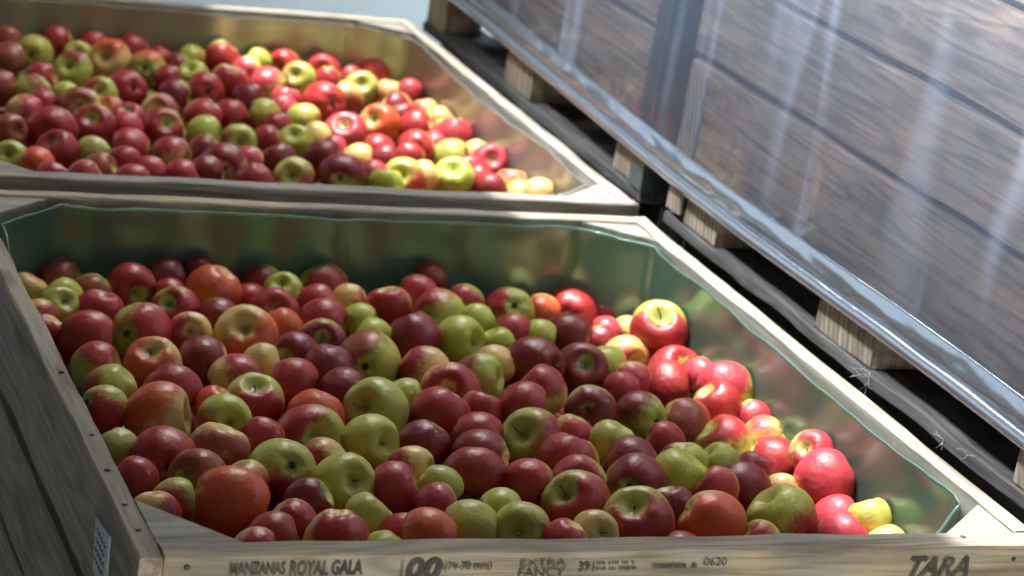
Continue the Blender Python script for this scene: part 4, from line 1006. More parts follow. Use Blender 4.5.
B 0.4198 2.3897 -0.0927 0.0297 -0.21 -0.79 0.57 -0.13 -0.67 -0.73 0.08 0.485 0.503 0.097 0.327 0.021 0.025 s |green faintly red apple with open hollow, just behind the black-stemmed green apple
B 0.4576 2.4233 -0.077 0.029 0.96 -0.24 0.15 -0.31 -0.84 -0.45 0.9 0.431 0.453 0.088 0.389 0.025 0.029 + |small red apple, just behind and left of the big yellow apple
B 0.4782 2.3595 -0.0899 0.0425 -0.54 -0.69 0.48 -0.08 -0.07 0.99 0.3 0.706 0.487 0.159 0.643 0.099 0.029 s |big yellow apple with an orange top, rear bin back row
B 0.5358 2.418 -0.082 0.0341 -0.94 0.31 -0.17 -0.83 -0.47 0.3 0.76 0.523 0.529 0.103 0.32 0.021 0.024 - |mostly red, green-patched apple, just behind and right of the big yellow apple
B 0.5416 2.3158 -0.0888 0.0365 -0.39 -0.85 0.35 -0.08 -0.07 0.99 0.28 0.389 0.443 0.086 0.643 0.099 0.029 c |yellow-green apple ringed around a big central hollow, rear bin back row
B 0.3833 2.2587 -0.0872 0.0366 -0.46 -0.71 0.53 -0.08 -0.07 0.99 0.3 0.459 0.536 0.104 0.323 0.021 0.024 S |green apple with an upright black stem, rear bin upper left
B 0.3049 2.1694 -0.0848 0.032 -0.84 0.39 -0.38 -0.06 -0.92 -0.38 0.9 0.48 0.506 0.098 0.396 0.026 0.03 + |red apple, just left of the black-stemmed green apple
B 0.2722 2.0722 -0.0822 0.0322 -0.59 0.14 -0.8 0.27 -0.29 0.92 0.3 0.436 0.479 0.093 0.298 0.067 0.033 - |green with brownish red cheek apple, just in front and left of the black-stemmed green apple
B 0.2159 2.0881 -0.0826 0.0312 -0.78 0.38 -0.49 0.38 -0.86 0.34 0.9 0.494 0.517 0.1 0.311 0.07 0.034 - |brownish red apple, in front and left of the dark-eyed green apple
B 0.2276 1.9074 -0.0777 0.0337 -0.89 0.46 -0.03 0.62 -0.6 0.51 0.45 0.675 0.474 0.155 0.48 0.041 0.061 + |half yellow half pink-red apple, just behind and left of the largest red apple
B 0.2718 1.9723 -0.0794 0.029 -0.8 0.56 -0.22 0.38 -0.89 0.25 0.95 0.42 0.448 0.087 0.406 0.035 0.052 - |pink-red apple, just behind the largest red apple
B 0.3271 2.0418 -0.0813 0.029 -0.93 0.23 -0.28 -0.13 -0.67 -0.73 0.02 0.44 0.5 0.07 0.408 0.026 0.031 - |plain yellow-green apple, just in front of the black-stemmed green apple
B 0.3984 2.0803 -0.0824 0.0326 -0.3 -0.77 0.56 -0.99 -0.16 0.03 0.5 0.458 0.49 0.095 0.378 0.025 0.029 s |half green half red apple with open hollow, just in front of the big yellow apple
B 0.459 2.1318 -0.0838 0.0369 0.21 -0.86 0.47 0.24 -0.67 0.71 0.95 0.458 0.497 0.096 0.366 0.024 0.028 c |red apple showing dark eye, just in front and left of the ringed yellow apple
B 0.3335 1.9539 -0.0771 0.0379 -0.13 -0.85 0.5 -0.72 -0.65 0.22 0.6 0.689 0.479 0.156 0.264 0.059 0.029 s |large half yellow half brownish red apple with open hollow, just behind the lime-green apple
B 0.39 1.961 -0.081 0.029 -0.67 -0.51 0.54 0.05 -0.26 0.97 0.35 0.678 0.461 0.151 0.55 0.084 0.025 S |yellow with orange cheek apple with visible stem, just behind the lime-green apple
B 0.4119 1.8959 -0.0736 0.0296 -0.31 -0.42 0.85 0.29 -0.96 -0.04 0.95 0.449 0.519 0.101 0.438 0.037 0.056 S |pink-red apple with visible stem, just left of the pale-hollow red apple
B 0.3957 1.845 -0.0761 0.029 0.66 -0.37 -0.65 0.22 -0.65 0.73 0.95 0.468 0.476 0.092 0.497 0.042 0.063 - |pink-red apple, just left of the pale-hollow red apple
B 0.178 1.7845 -0.0743 0.0292 0.37 -0.86 0.33 0.38 -0.86 0.34 0.85 0.767 0.536 0.175 0.296 0.066 0.033 S |mostly brownish red, yellow-patched apple with visible stem, just left of the largest red apple
B 0.2534 1.7998 -0.0747 0.0426 -0.34 -0.92 0.19 -0.46 -0.48 0.75 0.8 0.491 0.499 0.097 0.354 0.023 0.027 c |largest red apple at the left of the rear bin, green-eyed
B 0.2394 1.6643 -0.071 0.0346 -0.57 -0.42 0.7 -0.79 -0.34 0.51 0.95 0.381 0.439 0.085 0.322 0.021 0.024 s |red apple with open hollow, just in front of the largest red apple
B 0.3362 1.8436 -0.0757 0.038 -0.28 -0.65 0.7 -0.54 -0.79 -0.29 0.82 0.444 0.519 0.101 0.355 0.023 0.027 S |large mostly red, green-patched apple with visible stem, just behind the lime-green apple
B 0.2988 1.6629 -0.071 0.029 -0.83 0.56 0.01 -0.98 0.08 0.15 0.16 0.433 0.474 0.092 0.367 0.024 0.028 - |bright lime-green egg-like apple near the rear bin's front board
B 0.3711 1.7011 -0.072 0.0361 0.98 -0.2 0.01 -0.79 0.01 0.61 0.8 0.443 0.507 0.098 0.411 0.027 0.031 + |large mostly red, green-patched apple, just right of the lime-green apple
B 0.4637 1.8557 -0.0762 0.0367 -0.01 -0.78 0.62 -0.72 -0.69 -0.07 0.76 0.508 0.538 0.104 0.334 0.022 0.025 s |red apple with a pale green hollow, left middle of the rear bin
B 0.1502 1.6076 -0.07 0.029 -0.38 -0.72 0.59 -0.13 -0.67 -0.73 0.1 0.432 0.471 0.091 0.323 0.021 0.024 s |green faintly red apple with open hollow, left of the lime-green apple
B 0.1874 1.5721 -0.0679 0.029 0.92 -0.37 -0.14 0.05 -0.53 0.84 0.8 0.673 0.482 0.157 0.679 0.104 0.031 + |mostly orange, yellow-patched apple, just in front and left of the largest red apple
B 0.2031 1.5219 -0.0727 0.029 -0.42 -0.1 -0.9 -0.39 -0.87 0.31 0.97 0.439 0.434 0.084 0.411 0.035 0.052 + |pink-red apple, just in front and left of the lime-green apple
B 0.2544 1.5095 -0.0666 0.029 -0.79 0.05 -0.61 -0.08 -0.99 0.15 0.6 0.755 0.522 0.17 0.356 0.023 0.027 - |half yellow half red apple, just in front and left of the lime-green apple
B 0.289 1.5588 -0.0682 0.029 -0.74 0.45 -0.5 -0.39 -0.33 0.86 0.88 0.524 0.517 0.1 0.309 0.069 0.034 + |mostly brownish red, green-patched apple, just in front of the lime-green apple
B 0.3373 1.6032 -0.0688 0.0302 -0.82 -0.53 0.22 0.25 -0.81 0.52 0.65 0.458 0.519 0.101 0.346 0.022 0.026 c |half green half red apple showing dark eye, well left of the olive-maroon apple
B 0.3764 1.5675 -0.0729 0.029 0.85 -0.36 -0.38 0.32 -0.74 0.59 0.9 0.451 0.52 0.101 0.435 0.037 0.056 + |pink-red apple, just in front of the pale-hollow red apple
B 0.3318 1.5019 -0.0666 0.029 0.94 -0.25 0.24 -0.91 -0.31 0.29 0.95 0.453 0.522 0.101 0.343 0.022 0.026 + |red apple, just in front and right of the lime-green apple
B 0.7185 2.4156 -0.0846 0.0366 -0.49 -0.05 -0.87 -0.09 -0.84 -0.54 0.8 0.366 0.432 0.084 0.365 0.024 0.028 - |tall red apple highest against the back wall of the rear bin
B 0.6589 2.4229 -0.0899 0.029 -0.29 0.11 -0.95 0.5 -0.85 -0.14 0.2 0.486 0.538 0.104 0.602 0.092 0.027 - |small green with orange cheek apple, just left of the highest red apple
B 0.6086 2.3413 -0.0896 0.029 0.53 -0.37 -0.76 -0.86 -0.48 0.15 0.65 0.437 0.449 0.087 0.186 0.011 0.019 - |half green half dark red apple, just right of the ringed yellow apple
B 0.6242 2.273 -0.0876 0.0305 -0.4 -0.43 0.81 -0.13 -0.67 -0.73 0.06 0.44 0.5 0.07 0.387 0.025 0.029 s |plain yellow-green apple with open hollow, just in front and left of the highest red apple
B 0.587 2.3902 -0.0899 0.029 -0.43 0.01 -0.9 -0.12 -0.44 0.89 0.9 0.427 0.436 0.085 0.398 0.026 0.03 + |red apple, just behind and right of the ringed yellow apple
B 0.5646 2.2343 -0.0866 0.029 0.88 -0.11 0.47 0.26 -0.96 -0.08 0.9 0.445 0.453 0.088 0.322 0.021 0.024 + |small red apple, just in front and right of the ringed yellow apple
B 0.6914 2.2422 -0.0868 0.0374 -0.1 -0.03 -0.99 0.25 -0.91 -0.32 0.83 0.621 0.448 0.146 0.375 0.024 0.028 + |mostly red, yellow-patched apple, just in front of the highest red apple
B 0.6166 2.1467 -0.0842 0.0375 -0.08 -0.92 0.39 -0.11 -0.98 0.17 0.65 0.506 0.527 0.102 0.362 0.023 0.027 c |half green half red apple showing dark eye, just in front of the highest red apple
B 0.6906 2.1037 -0.083 0.0345 0.9 -0.44 0.02 -0.39 -0.87 0.31 1.0 0.403 0.476 0.092 0.194 0.012 0.019 - |dark red apple, just behind the glossy green apple
B 0.5424 2.0918 -0.0827 0.035 -0.93 0.37 -0.03 -0.68 -0.71 -0.19 0.75 0.467 0.51 0.099 0.186 0.011 0.019 + |mostly dark red, green-patched apple, just behind the pale-hollow red apple
B 0.759 2.3561 -0.0899 0.029 -0.85 0.17 -0.5 -0.81 -0.59 -0.06 0.5 0.673 0.48 0.157 0.503 0.043 0.064 - |small half yellow half pink-red apple, just in front and right of the highest red apple
B 0.7969 2.4225 -0.0889 0.029 0.8 -0.38 -0.46 0.1 -0.28 0.95 0.0 0.44 0.5 0.07 0.341 0.022 0.026 + |small plain yellow-green apple, just right of the highest red apple
B 0.853 2.4175 -0.0928 0.035 -0.75 -0.65 0.13 -0.74 -0.6 -0.31 0.92 0.451 0.493 0.096 0.408 0.026 0.031 s |red apple with open hollow, right of the highest red apple
B 0.7678 2.2373 -0.0867 0.0366 -0.79 0.62 -0.03 -0.55 -0.21 0.81 0.5 0.531 0.537 0.104 0.462 0.039 0.059 - |half green half pink-red apple, left of the deep red hollow apple
B 0.7743 2.1305 -0.0837 0.0291 -0.17 -0.18 -0.97 0.11 -0.57 0.81 0.75 0.647 0.466 0.152 0.496 0.042 0.063 + |mostly pink-red, yellow-patched apple, just left of the deep red hollow apple
B 0.745 2.0491 -0.0815 0.029 -0.63 0.19 -0.75 0.27 -0.69 0.67 0.95 0.395 0.439 0.085 0.477 0.041 0.061 - |small pink-red apple, just left of the deep red hollow apple
B 0.4853 1.9634 -0.0792 0.0348 -0.46 -0.76 0.46 0.38 -0.9 0.24 0.5 0.765 0.513 0.168 0.307 0.069 0.034 s |half yellow half brownish red apple with open hollow, just behind the pale-hollow red apple
B 0.5655 1.9596 -0.0791 0.0351 -0.64 0.1 -0.76 0.13 -0.89 0.44 0.6 0.417 0.442 0.086 0.395 0.026 0.03 - |half green half red apple, just behind the plain green apple
B 0.6261 1.9869 -0.0798 0.0308 0.06 -0.23 -0.97 -0.52 -0.49 0.7 0.7 0.423 0.476 0.092 0.386 0.025 0.029 - |mostly red, green-patched apple, just behind the glossy green apple
B 0.6857 1.9757 -0.0766 0.0337 0.96 -0.25 -0.14 -0.79 -0.31 -0.53 0.25 0.484 0.504 0.098 0.411 0.027 0.031 + |green with red cheek apple, just behind and right of the glossy green apple
B 0.6958 1.9193 -0.0809 0.029 -0.71 0.68 0.15 -0.39 -0.87 0.31 0.97 0.428 0.487 0.094 0.371 0.024 0.028 + |red apple, just behind and right of the glossy green apple
B 0.5346 1.8297 -0.0755 0.0341 0.9 -0.42 0.08 -0.11 -0.64 -0.76 0.03 0.44 0.5 0.07 0.405 0.026 0.031 - |plain smooth green apple in the middle left of the rear bin
B 0.5889 1.7963 -0.0753 0.0313 -0.13 -0.94 0.3 -0.98 0.08 0.15 0.25 0.47 0.53 0.103 0.326 0.021 0.025 s |bright green apple with a red edge and glossy hollow, rear bin middle
B 0.6441 1.8031 -0.0743 0.029 -0.75 0.25 -0.61 -0.35 -0.58 0.74 0.6 0.655 0.504 0.165 0.322 0.021 0.024 + |small half yellow half red apple, just right of the glossy green apple
B 0.4338 1.6688 -0.0711 0.0344 -0.79 0.61 0.04 -0.28 0.01 0.96 0.42 0.694 0.489 0.16 0.329 0.021 0.025 + |half yellow half red apple, just in front of the pale-hollow red apple
B 0.5018 1.7 -0.072 0.0313 -0.75 0.2 -0.63 -0.52 -0.85 -0.13 0.72 0.612 0.454 0.148 0.201 0.012 0.02 + |mostly dark red, yellow-patched apple, just behind and left of the olive-maroon apple
B 0.5152 1.6215 -0.0692 0.0394 -0.19 -0.96 0.21 -0.28 -0.31 0.91 0.5 0.622 0.455 0.149 0.207 0.012 0.021 c |big olive and maroon apple with a black hollow, at rear bin's front board
B 0.6253 1.6622 -0.0701 0.0332 0.41 -0.44 -0.8 -0.39 -0.87 0.31 0.97 0.424 0.446 0.086 0.171 0.01 0.017 + |dark red apple, just behind and left of the tan-green ringed apple
B 0.427 1.5509 -0.0721 0.0301 0.85 -0.14 0.51 0.26 -0.68 0.68 0.85 0.509 0.538 0.104 0.405 0.026 0.031 + |mostly red, green-patched apple, just left of the olive-maroon apple
B 0.4751 1.573 -0.0675 0.029 -0.9 0.44 -0.04 -0.39 -0.87 0.31 1.0 0.434 0.493 0.096 0.212 0.013 0.021 - |dark red apple, just in front and left of the olive-maroon apple
B 0.5458 1.5303 -0.0674 0.032 -0.3 0.09 -0.95 -0.27 -0.38 0.89 0.88 0.472 0.473 0.092 0.317 0.021 0.024 - |mostly red, green-patched apple, just in front and right of the olive-maroon apple
B 0.6289 1.5736 -0.0686 0.0343 -0.43 -0.8 0.43 0.66 -0.75 -0.05 0.32 0.499 0.506 0.098 0.326 0.021 0.025 s |tan-green apple facing its ringed hollow forward on the rear board
B 0.5682 1.6584 -0.0718 0.029 0.78 -0.35 -0.51 -0.84 -0.43 0.32 0.6 0.697 0.466 0.152 0.46 0.039 0.059 - |small half yellow half pink-red apple, just in front of the glossy green apple
B 0.9363 2.4159 -0.098 0.0362 -0.35 -0.85 0.4 -0.9 -0.3 0.33 0.93 0.4 0.442 0.086 0.363 0.024 0.027 s |red apple with open hollow, just behind the deep red hollow apple
B 0.8614 2.3357 -0.0943 0.0335 -0.54 -0.69 0.48 -1.0 -0.02 -0.02 0.25 0.48 0.5 0.097 0.494 0.042 0.063 s |green with pink-red cheek apple with open hollow, left of the sunlit corner apple
B 0.9284 2.3564 -0.1004 0.029 0.07 -0.1 -0.99 -0.8 -0.55 -0.25 0.9 0.416 0.489 0.095 0.391 0.025 0.03 - |red apple, just behind the deep red hollow apple
B 0.8535 2.1342 -0.0881 0.042 0.11 -0.91 0.39 0.05 -0.86 0.5 0.88 0.434 0.507 0.098 0.411 0.027 0.031 c |big deep red apple with a pale hollow on its side, rear bin
B 0.9203 2.2003 -0.0953 0.0338 0.79 -0.38 -0.47 0.27 -0.94 -0.23 0.35 0.63 0.45 0.147 0.291 0.065 0.032 + |yellow with brownish red cheek apple, just right of the deep red hollow apple
B 1.0535 2.4146 -0.094 0.0376 0.23 -0.43 -0.88 -0.09 -0.85 0.53 0.7 0.712 0.493 0.161 0.494 0.042 0.063 + |sunlit pink apple tucked in the back right corner of rear bin
B 0.9886 2.3205 -0.1036 0.0358 -0.2 -0.74 0.64 -0.13 -0.67 -0.73 0.1 0.395 0.438 0.085 0.367 0.024 0.028 s |green faintly red apple with open hollow, just behind the cream-pink stemmed apple
B 0.9934 2.4014 -0.1066 0.029 0.76 -0.35 -0.55 0.36 -0.81 0.45 0.9 0.451 0.461 0.089 0.34 0.022 0.026 + |small red apple, just left of the sunlit corner apple
B 1.0728 2.2556 -0.089 0.029 0.95 -0.28 0.11 0.37 -0.84 0.4 0.95 0.431 0.505 0.098 0.477 0.041 0.061 + |pink-red apple, just in front and right of the sunlit corner apple
B 1.0508 2.3119 -0.1116 0.0329 -0.14 -0.04 -0.99 -0.99 -0.13 0.03 0.2 0.633 0.432 0.141 0.441 0.038 0.056 + |yellow with pink-red cheek apple, just in front and right of the sunlit corner apple
B 1.0188 2.1772 -0.1027 0.034 0.86 -0.24 -0.46 -0.72 -0.61 0.31 0.6 0.685 0.508 0.166 0.205 0.012 0.021 + |half yellow half dark red apple, just in front and right of the sunlit corner apple
B 1.0065 2.1072 -0.0996 0.029 0.42 -0.3 -0.86 -0.91 -0.31 0.27 0.95 0.473 0.512 0.099 0.212 0.013 0.021 + |small dark red apple, right of the cream-pink stemmed apple
B 0.7648 1.9808 -0.0797 0.0311 -0.78 0.62 0.05 0.68 -0.73 0.06 0.18 0.471 0.49 0.095 0.472 0.04 0.06 + |green faintly pink-red apple, just in front and left of the deep red hollow apple
B 0.8235 1.9008 -0.0794 0.0401 -0.34 -0.55 0.76 -0.18 -0.78 0.6 0.58 0.724 0.527 0.172 0.415 0.035 0.053 S |sunlit pink and cream apple with an upright stem, rear bin
B 0.9326 2.0184 -0.0913 0.0385 -0.61 -0.59 0.53 0.15 -0.7 0.69 0.5 0.683 0.503 0.164 0.613 0.094 0.028 s |half yellow half orange apple with open hollow, just right of the cream-pink stemmed apple
B 0.699 1.8073 -0.0747 0.0308 -0.34 -0.55 0.76 -0.91 -0.29 -0.31 0.0 0.44 0.5 0.07 0.388 0.025 0.029 S |plain yellow-green apple with visible stem, just behind the tan-green ringed apple
B 0.75 1.852 -0.0761 0.029 0.93 -0.32 -0.17 -0.91 -0.28 -0.3 0.3 0.682 0.538 0.176 0.473 0.04 0.06 + |small yellow with pink-red cheek apple, just left of the cream-pink stemmed apple
B 0.7578 1.7561 -0.0727 0.029 -0.89 0.23 -0.38 0.19 -0.8 0.57 0.5 0.611 0.478 0.156 0.429 0.036 0.055 + |half yellow half pink-red apple, just in front of the cream-pink stemmed apple
B 0.7177 1.7007 -0.072 0.0337 -0.88 0.46 0.11 -0.39 -0.87 0.31 1.0 0.435 0.447 0.087 0.199 0.012 0.02 + |dark red apple, just behind and right of the tan-green ringed apple
B 0.7214 1.5952 -0.0693 0.04 -0.38 -0.9 0.23 -0.25 -0.24 0.94 0.6 0.478 0.538 0.104 0.189 0.011 0.019 c |sunken-eyed green and maroon apple, in front and right of the glossy green apple
B 0.7912 1.7144 -0.0736 0.029 -0.87 0.42 -0.27 0.18 -0.84 -0.51 0.1 0.687 0.456 0.149 0.378 0.024 0.029 + |yellow faintly red apple, just in front and right of the cream-pink stemmed apple
B 0.8555 1.7935 -0.079 0.0311 0.92 -0.39 -0.0 0.38 -0.89 0.26 0.9 0.438 0.438 0.085 0.406 0.026 0.031 + |red apple, just in front and right of the cream-pink stemmed apple
B 0.8444 1.7188 -0.0756 0.029 0.87 -0.21 0.45 0.38 -0.88 0.29 0.95 0.421 0.468 0.091 0.207 0.012 0.021 - |dark red apple, just in front and right of the cream-pink stemmed apple
B 0.949 1.8501 -0.088 0.0355 -0.3 -0.9 0.32 -0.89 -0.45 -0.09 0.85 0.723 0.493 0.161 0.382 0.025 0.029 c |mostly red, yellow-patched apple showing dark eye, just behind and left of the flat-topped green apple
B 0.7827 1.6122 -0.0696 0.029 0.55 -0.49 -0.68 -0.39 -0.87 0.31 0.97 0.456 0.518 0.1 0.419 0.036 0.053 - |pink-red apple, in front and right of the cream-pink stemmed apple
B 0.8426 1.6122 -0.0729 0.0362 -0.5 -0.76 0.41 0.53 -0.77 -0.35 0.42 0.478 0.473 0.092 0.405 0.026 0.031 S |half green half red apple with visible stem, left of the flat-topped green apple
B 0.789 1.557 -0.0681 0.029 -0.06 -0.25 -0.97 -0.93 -0.04 0.36 0.0 0.44 0.5 0.07 0.345 0.022 0.026 + |small plain yellow-green apple, left of the flat-topped green apple
B 0.9083 1.7772 -0.0828 0.029 0.66 -0.54 -0.52 -0.15 -0.54 0.83 0.5 0.695 0.515 0.168 0.344 0.022 0.026 - |small half yellow half red apple, just behind and left of the flat-topped green apple
B 1.0727 2.156 -0.0995 0.029 0.3 -0.28 -0.91 -0.88 -0.02 0.48 0.3 0.793 0.528 0.172 0.523 0.045 0.067 + |yellow with pink-red cheek apple, in front and right of the sunlit corner apple
B 1.0074 2.0215 -0.0967 0.0349 -0.76 0.33 -0.56 -0.42 -0.38 0.82 0.8 0.642 0.433 0.142 0.36 0.023 0.027 + |mostly red, yellow-patched apple, behind and left of the flat-topped green apple
B 1.0727 2.0688 -0.0899 0.029 -0.63 0.13 -0.77 -0.73 -0.44 -0.52 0.2 0.72 0.489 0.16 0.401 0.034 0.051 - |small yellow with pink-red cheek apple, behind and left of the hot pink apple
B 1.0641 1.9567 -0.0889 0.0366 -0.0 -0.15 -0.99 -0.16 -0.74 0.65 0.68 0.645 0.439 0.143 0.47 0.04 0.06 - |mostly pink-red, yellow-patched apple, just behind and left of the hot pink apple
B 1.016 1.8374 -0.0974 0.0356 -0.81 0.47 -0.34 0.69 -0.67 0.27 0.15 0.415 0.461 0.089 0.418 0.036 0.053 + |green faintly pink-red apple, just behind the flat-topped green apple
B 0.956 1.6611 -0.0833 0.0369 -0.35 -0.57 0.75 -0.11 -0.64 -0.76 0.02 0.44 0.5 0.07 0.357 0.023 0.027 S |solid green flat-topped apple with a stem, rear bin front right
B 1.0728 1.8539 -0.094 0.029 -0.44 0.15 -0.89 -0.97 -0.2 -0.13 0.05 0.76 0.511 0.167 0.522 0.044 0.067 - |plain pale yellow apple, just behind and left of the hot pink apple
B 1.0697 1.7782 -0.0854 0.0344 -0.21 -0.79 0.57 -0.36 -0.93 -0.0 0.97 0.452 0.507 0.098 0.526 0.045 0.067 s |hot pink apple with a bright ringed hollow, right end of rear bin
B 0.8962 1.6519 -0.0787 0.029 -0.79 0.18 -0.59 0.51 -0.85 -0.13 0.1 0.713 0.469 0.153 0.342 0.022 0.026 - |yellow faintly red apple, just left of the flat-topped green apple
B 1.0136 1.6798 -0.0883 0.029 -0.44 -0.15 -0.88 0.31 -0.95 0.01 0.95 0.494 0.491 0.095 0.343 0.022 0.026 - |small red apple, just in front and left of the hot pink apple
B 1.0164 1.6253 -0.0873 0.029 -0.81 0.14 -0.57 -0.39 -0.87 0.31 1.0 0.459 0.507 0.098 0.214 0.013 0.021 - |dark red apple, just in front of the hot pink apple
B 1.0702 1.6616 -0.0901 0.0309 0.05 -0.17 -0.98 -0.22 -0.14 0.97 0.3 0.578 0.453 0.148 0.409 0.035 0.052 + |yellow with pink-red cheek apple, just in front and right of the hot pink apple
B 1.0702 1.6074 -0.0939 0.029 -0.84 0.49 -0.24 0.48 -0.55 0.68 0.05 0.704 0.475 0.155 0.522 0.044 0.067 - |plain pale yellow apple, just in front and right of the hot pink apple
B 1.0724 1.5379 -0.0666 0.029 0.86 -0.36 0.37 -0.97 -0.06 0.24 0.05 0.777 0.515 0.168 0.413 0.035 0.053 + |small plain pale yellow apple, in front and right of the hot pink apple
B 1.0028 1.8947 -0.0911 0.029 -0.61 -0.01 -0.79 -0.02 -0.93 -0.36 0.95 0.419 0.479 0.093 0.524 0.045 0.067 - |small pink-red apple, just behind the flat-topped green apple
B 1.0188 1.7564 -0.0914 0.029 0.19 -0.31 -0.93 0.2 -0.63 0.75 0.95 0.457 0.526 0.102 0.411 0.035 0.052 + |pink-red apple, just left of the hot pink apple
B 1.0643 2.0146 -0.1023 0.029 -0.9 0.32 -0.31 -0.99 -0.11 0.07 0.3 0.711 0.489 0.16 0.395 0.026 0.03 + |small yellow with red cheek apple, just behind the flat-topped green apple
B 0.5392 2.288 -0.1532 0.0316 -0.75 0.64 0.17 -0.52 -0.56 -0.65 0.7 0.582 0.441 0.144 0.345 0.022 0.026 - |mostly red, yellow-patched apple deep in a gap, just in front of the ringed yellow apple
B 0.6523 1.5026 -0.0904 0.0329 0.96 -0.1 0.25 -0.85 -0.47 -0.23 0.85 0.405 0.467 0.091 0.196 0.012 0.02 - |mostly dark red, green-patched apple deep in a gap, in front of the cream-pink stemmed apple
B 0.2291 2.1009 -0.1545 0.0347 0.1 -0.12 -0.99 0.08 -0.85 0.52 0.85 0.68 0.448 0.146 0.209 0.013 0.021 + |mostly dark red, yellow-patched apple deep in a gap, just left of the largest red apple
B 0.8498 1.5012 -0.0932 0.0344 0.21 -0.26 -0.94 0.5 -0.62 0.6 0.1 0.512 0.509 0.099 0.37 0.024 0.028 + |green faintly red apple deep in a gap, well right of the tan-green ringed apple
B 0.3037 2.2326 -0.1159 0.0328 -0.2 -0.18 -0.96 -0.7 -0.57 -0.43 0.1 0.39 0.439 0.085 0.193 0.012 0.019 - |green faintly dark red apple deep in a gap, just behind the largest red apple
B 0.5693 2.1093 -0.1538 0.0326 -0.86 0.5 0.1 -0.81 -0.52 -0.28 0.95 0.498 0.52 0.101 0.183 0.011 0.018 + |dark red apple deep in a gap, just right of the pale-hollow red apple
B 0.2718 1.9315 -0.1396 0.0325 0.18 -0.37 -0.91 -0.76 -0.58 -0.31 0.1 0.655 0.507 0.166 0.362 0.023 0.027 + |yellow faintly red apple deep in a gap, just left of the lime-green apple
B 1.0212 2.4111 -0.1774 0.0328 -0.84 0.3 -0.45 0.16 -0.84 0.51 0.7 0.745 0.524 0.171 0.374 0.024 0.028 - |mostly red, yellow-patched apple deep in a gap, just right of the deep red hollow apple
B 0.4052 2.1635 -0.114 0.0353 0.66 -0.46 -0.6 0.33 -0.89 -0.32 0.95 0.714 0.522 0.17 0.363 0.024 0.027 + |red apple deep in a gap, just in front and right of the black-stemmed green apple
B 0.9779 2.1124 -0.1615 0.0334 -0.37 0.08 -0.93 -0.4 -0.62 0.67 0.7 0.767 0.51 0.167 0.185 0.011 0.019 + |mostly dark red, yellow-patched apple deep in a gap, just right of the cream-pink stemmed apple
Bu 0.068 1.322 -0.091 0.033
Bu 0.143 1.327 -0.092 0.034
Bu 0.206 1.319 -0.085 0.031
Bu 0.263 1.333 -0.087 0.035
Bu 0.332 1.32 -0.09 0.035
Bu 0.409 1.319 -0.09 0.032
Bu 0.479 1.326 -0.085 0.032
Bu 0.537 1.324 -0.092 0.034
Bu 0.61 1.331 -0.089 0.033
Bu 0.687 1.321 -0.091 0.035
Bu 0.744 1.331 -0.086 0.031
Bu 0.82 1.331 -0.095 0.031
Bu 0.887 1.324 -0.094 0.031
Bu 0.956 1.333 -0.105 0.032
Bu 1.024 1.318 -0.108 0.032
Bu 0.096 1.384 -0.086 0.036
Bu 0.173 1.386 -0.09 0.035
Bu 0.235 1.385 -0.091 0.032
Bu 0.302 1.39 -0.086 0.035
Bu 0.378 1.378 -0.088 0.035
Bu 0.447 1.385 -0.091 0.033
Bu 0.65 1.38 -0.092 0.036
Bu 0.708 1.382 -0.088 0.032
Bu 0.778 1.388 -0.096 0.033
Bu 0.85 1.392 -0.09 0.032
Bu 0.911 1.386 -0.094 0.032
Bu 0.986 1.391 -0.107 0.035
Bu 1.049 1.391 -0.108 0.035
Bu 0.074 1.443 -0.097 0.034
Bu 0.14 1.451 -0.094 0.035
Bu 0.272 1.449 -0.09 0.032
Bu 0.335 1.449 -0.095 0.031
Bu 0.403 1.438 -0.088 0.032
Bu 0.472 1.439 -0.09 0.034
Bu 0.541 1.452 -0.093 0.034
Bu 0.617 1.45 -0.096 0.034
Bu 0.679 1.447 -0.088 0.035
Bu 0.819 1.441 -0.098 0.035
Bu 0.879 1.441 -0.097 0.032
Bu 1.016 1.447 -0.109 0.032
Bu 0.103 1.511 -0.092 0.036
Bu 0.716 1.506 -0.1 0.032
Bu 0.776 1.5 -0.097 0.033
Bu 0.922 1.506 -0.101 0.032
Bu 1.048 1.5 -0.115 0.035
Bu 0.067 1.568 -0.094 0.036
Bu 1.021 1.571 -0.114 0.032
Bu 0.098 1.63 -0.099 0.035
Bu 0.065 1.687 -0.095 0.035
Bu 0.142 1.691 -0.099 0.033
Bu 0.101 1.741 -0.105 0.036
Bu 0.066 1.803 -0.105 0.033
Bu 0.136 1.804 -0.1 0.032
Bu 0.103 1.857 -0.099 0.032
Bu 0.164 1.864 -0.11 0.034
Bu 0.584 1.868 -0.109 0.034
Bu 0.059 1.93 -0.102 0.031
Bu 0.139 1.932 -0.111 0.034
Bu 0.106 1.986 -0.103 0.033
Bu 0.443 1.99 -0.111 0.034
Bu 0.847 1.988 -0.108 0.031
Bu 0.067 2.047 -0.111 0.033
Bu 0.128 2.05 -0.11 0.032
Bu 0.103 2.103 -0.106 0.031
Bu 0.166 2.102 -0.108 0.033
Bu 0.068 2.161 -0.109 0.032
Bu 0.133 2.171 -0.108 0.031
Bu 0.208 2.165 -0.115 0.034
Bu 0.103 2.231 -0.116 0.032
Bu 0.166 2.232 -0.11 0.034
Bu 0.071 2.291 -0.115 0.033
Bu 0.202 2.289 -0.121 0.035
Bu 0.096 2.349 -0.116 0.035
Bu 0.066 2.4 -0.121 0.033
Bu 0.134 2.404 -0.12 0.036
Bu 0.196 2.404 -0.117 0.034
Bu 0.505 1.382 -0.125 0.033
Bu 0.572 1.392 -0.128 0.034
Bu 0.199 1.44 -0.13 0.036
Bu 0.753 1.444 -0.126 0.035
Bu 0.947 1.451 -0.148 0.034
Bu 0.166 1.505 -0.137 0.033
Bu 0.235 1.503 -0.134 0.032
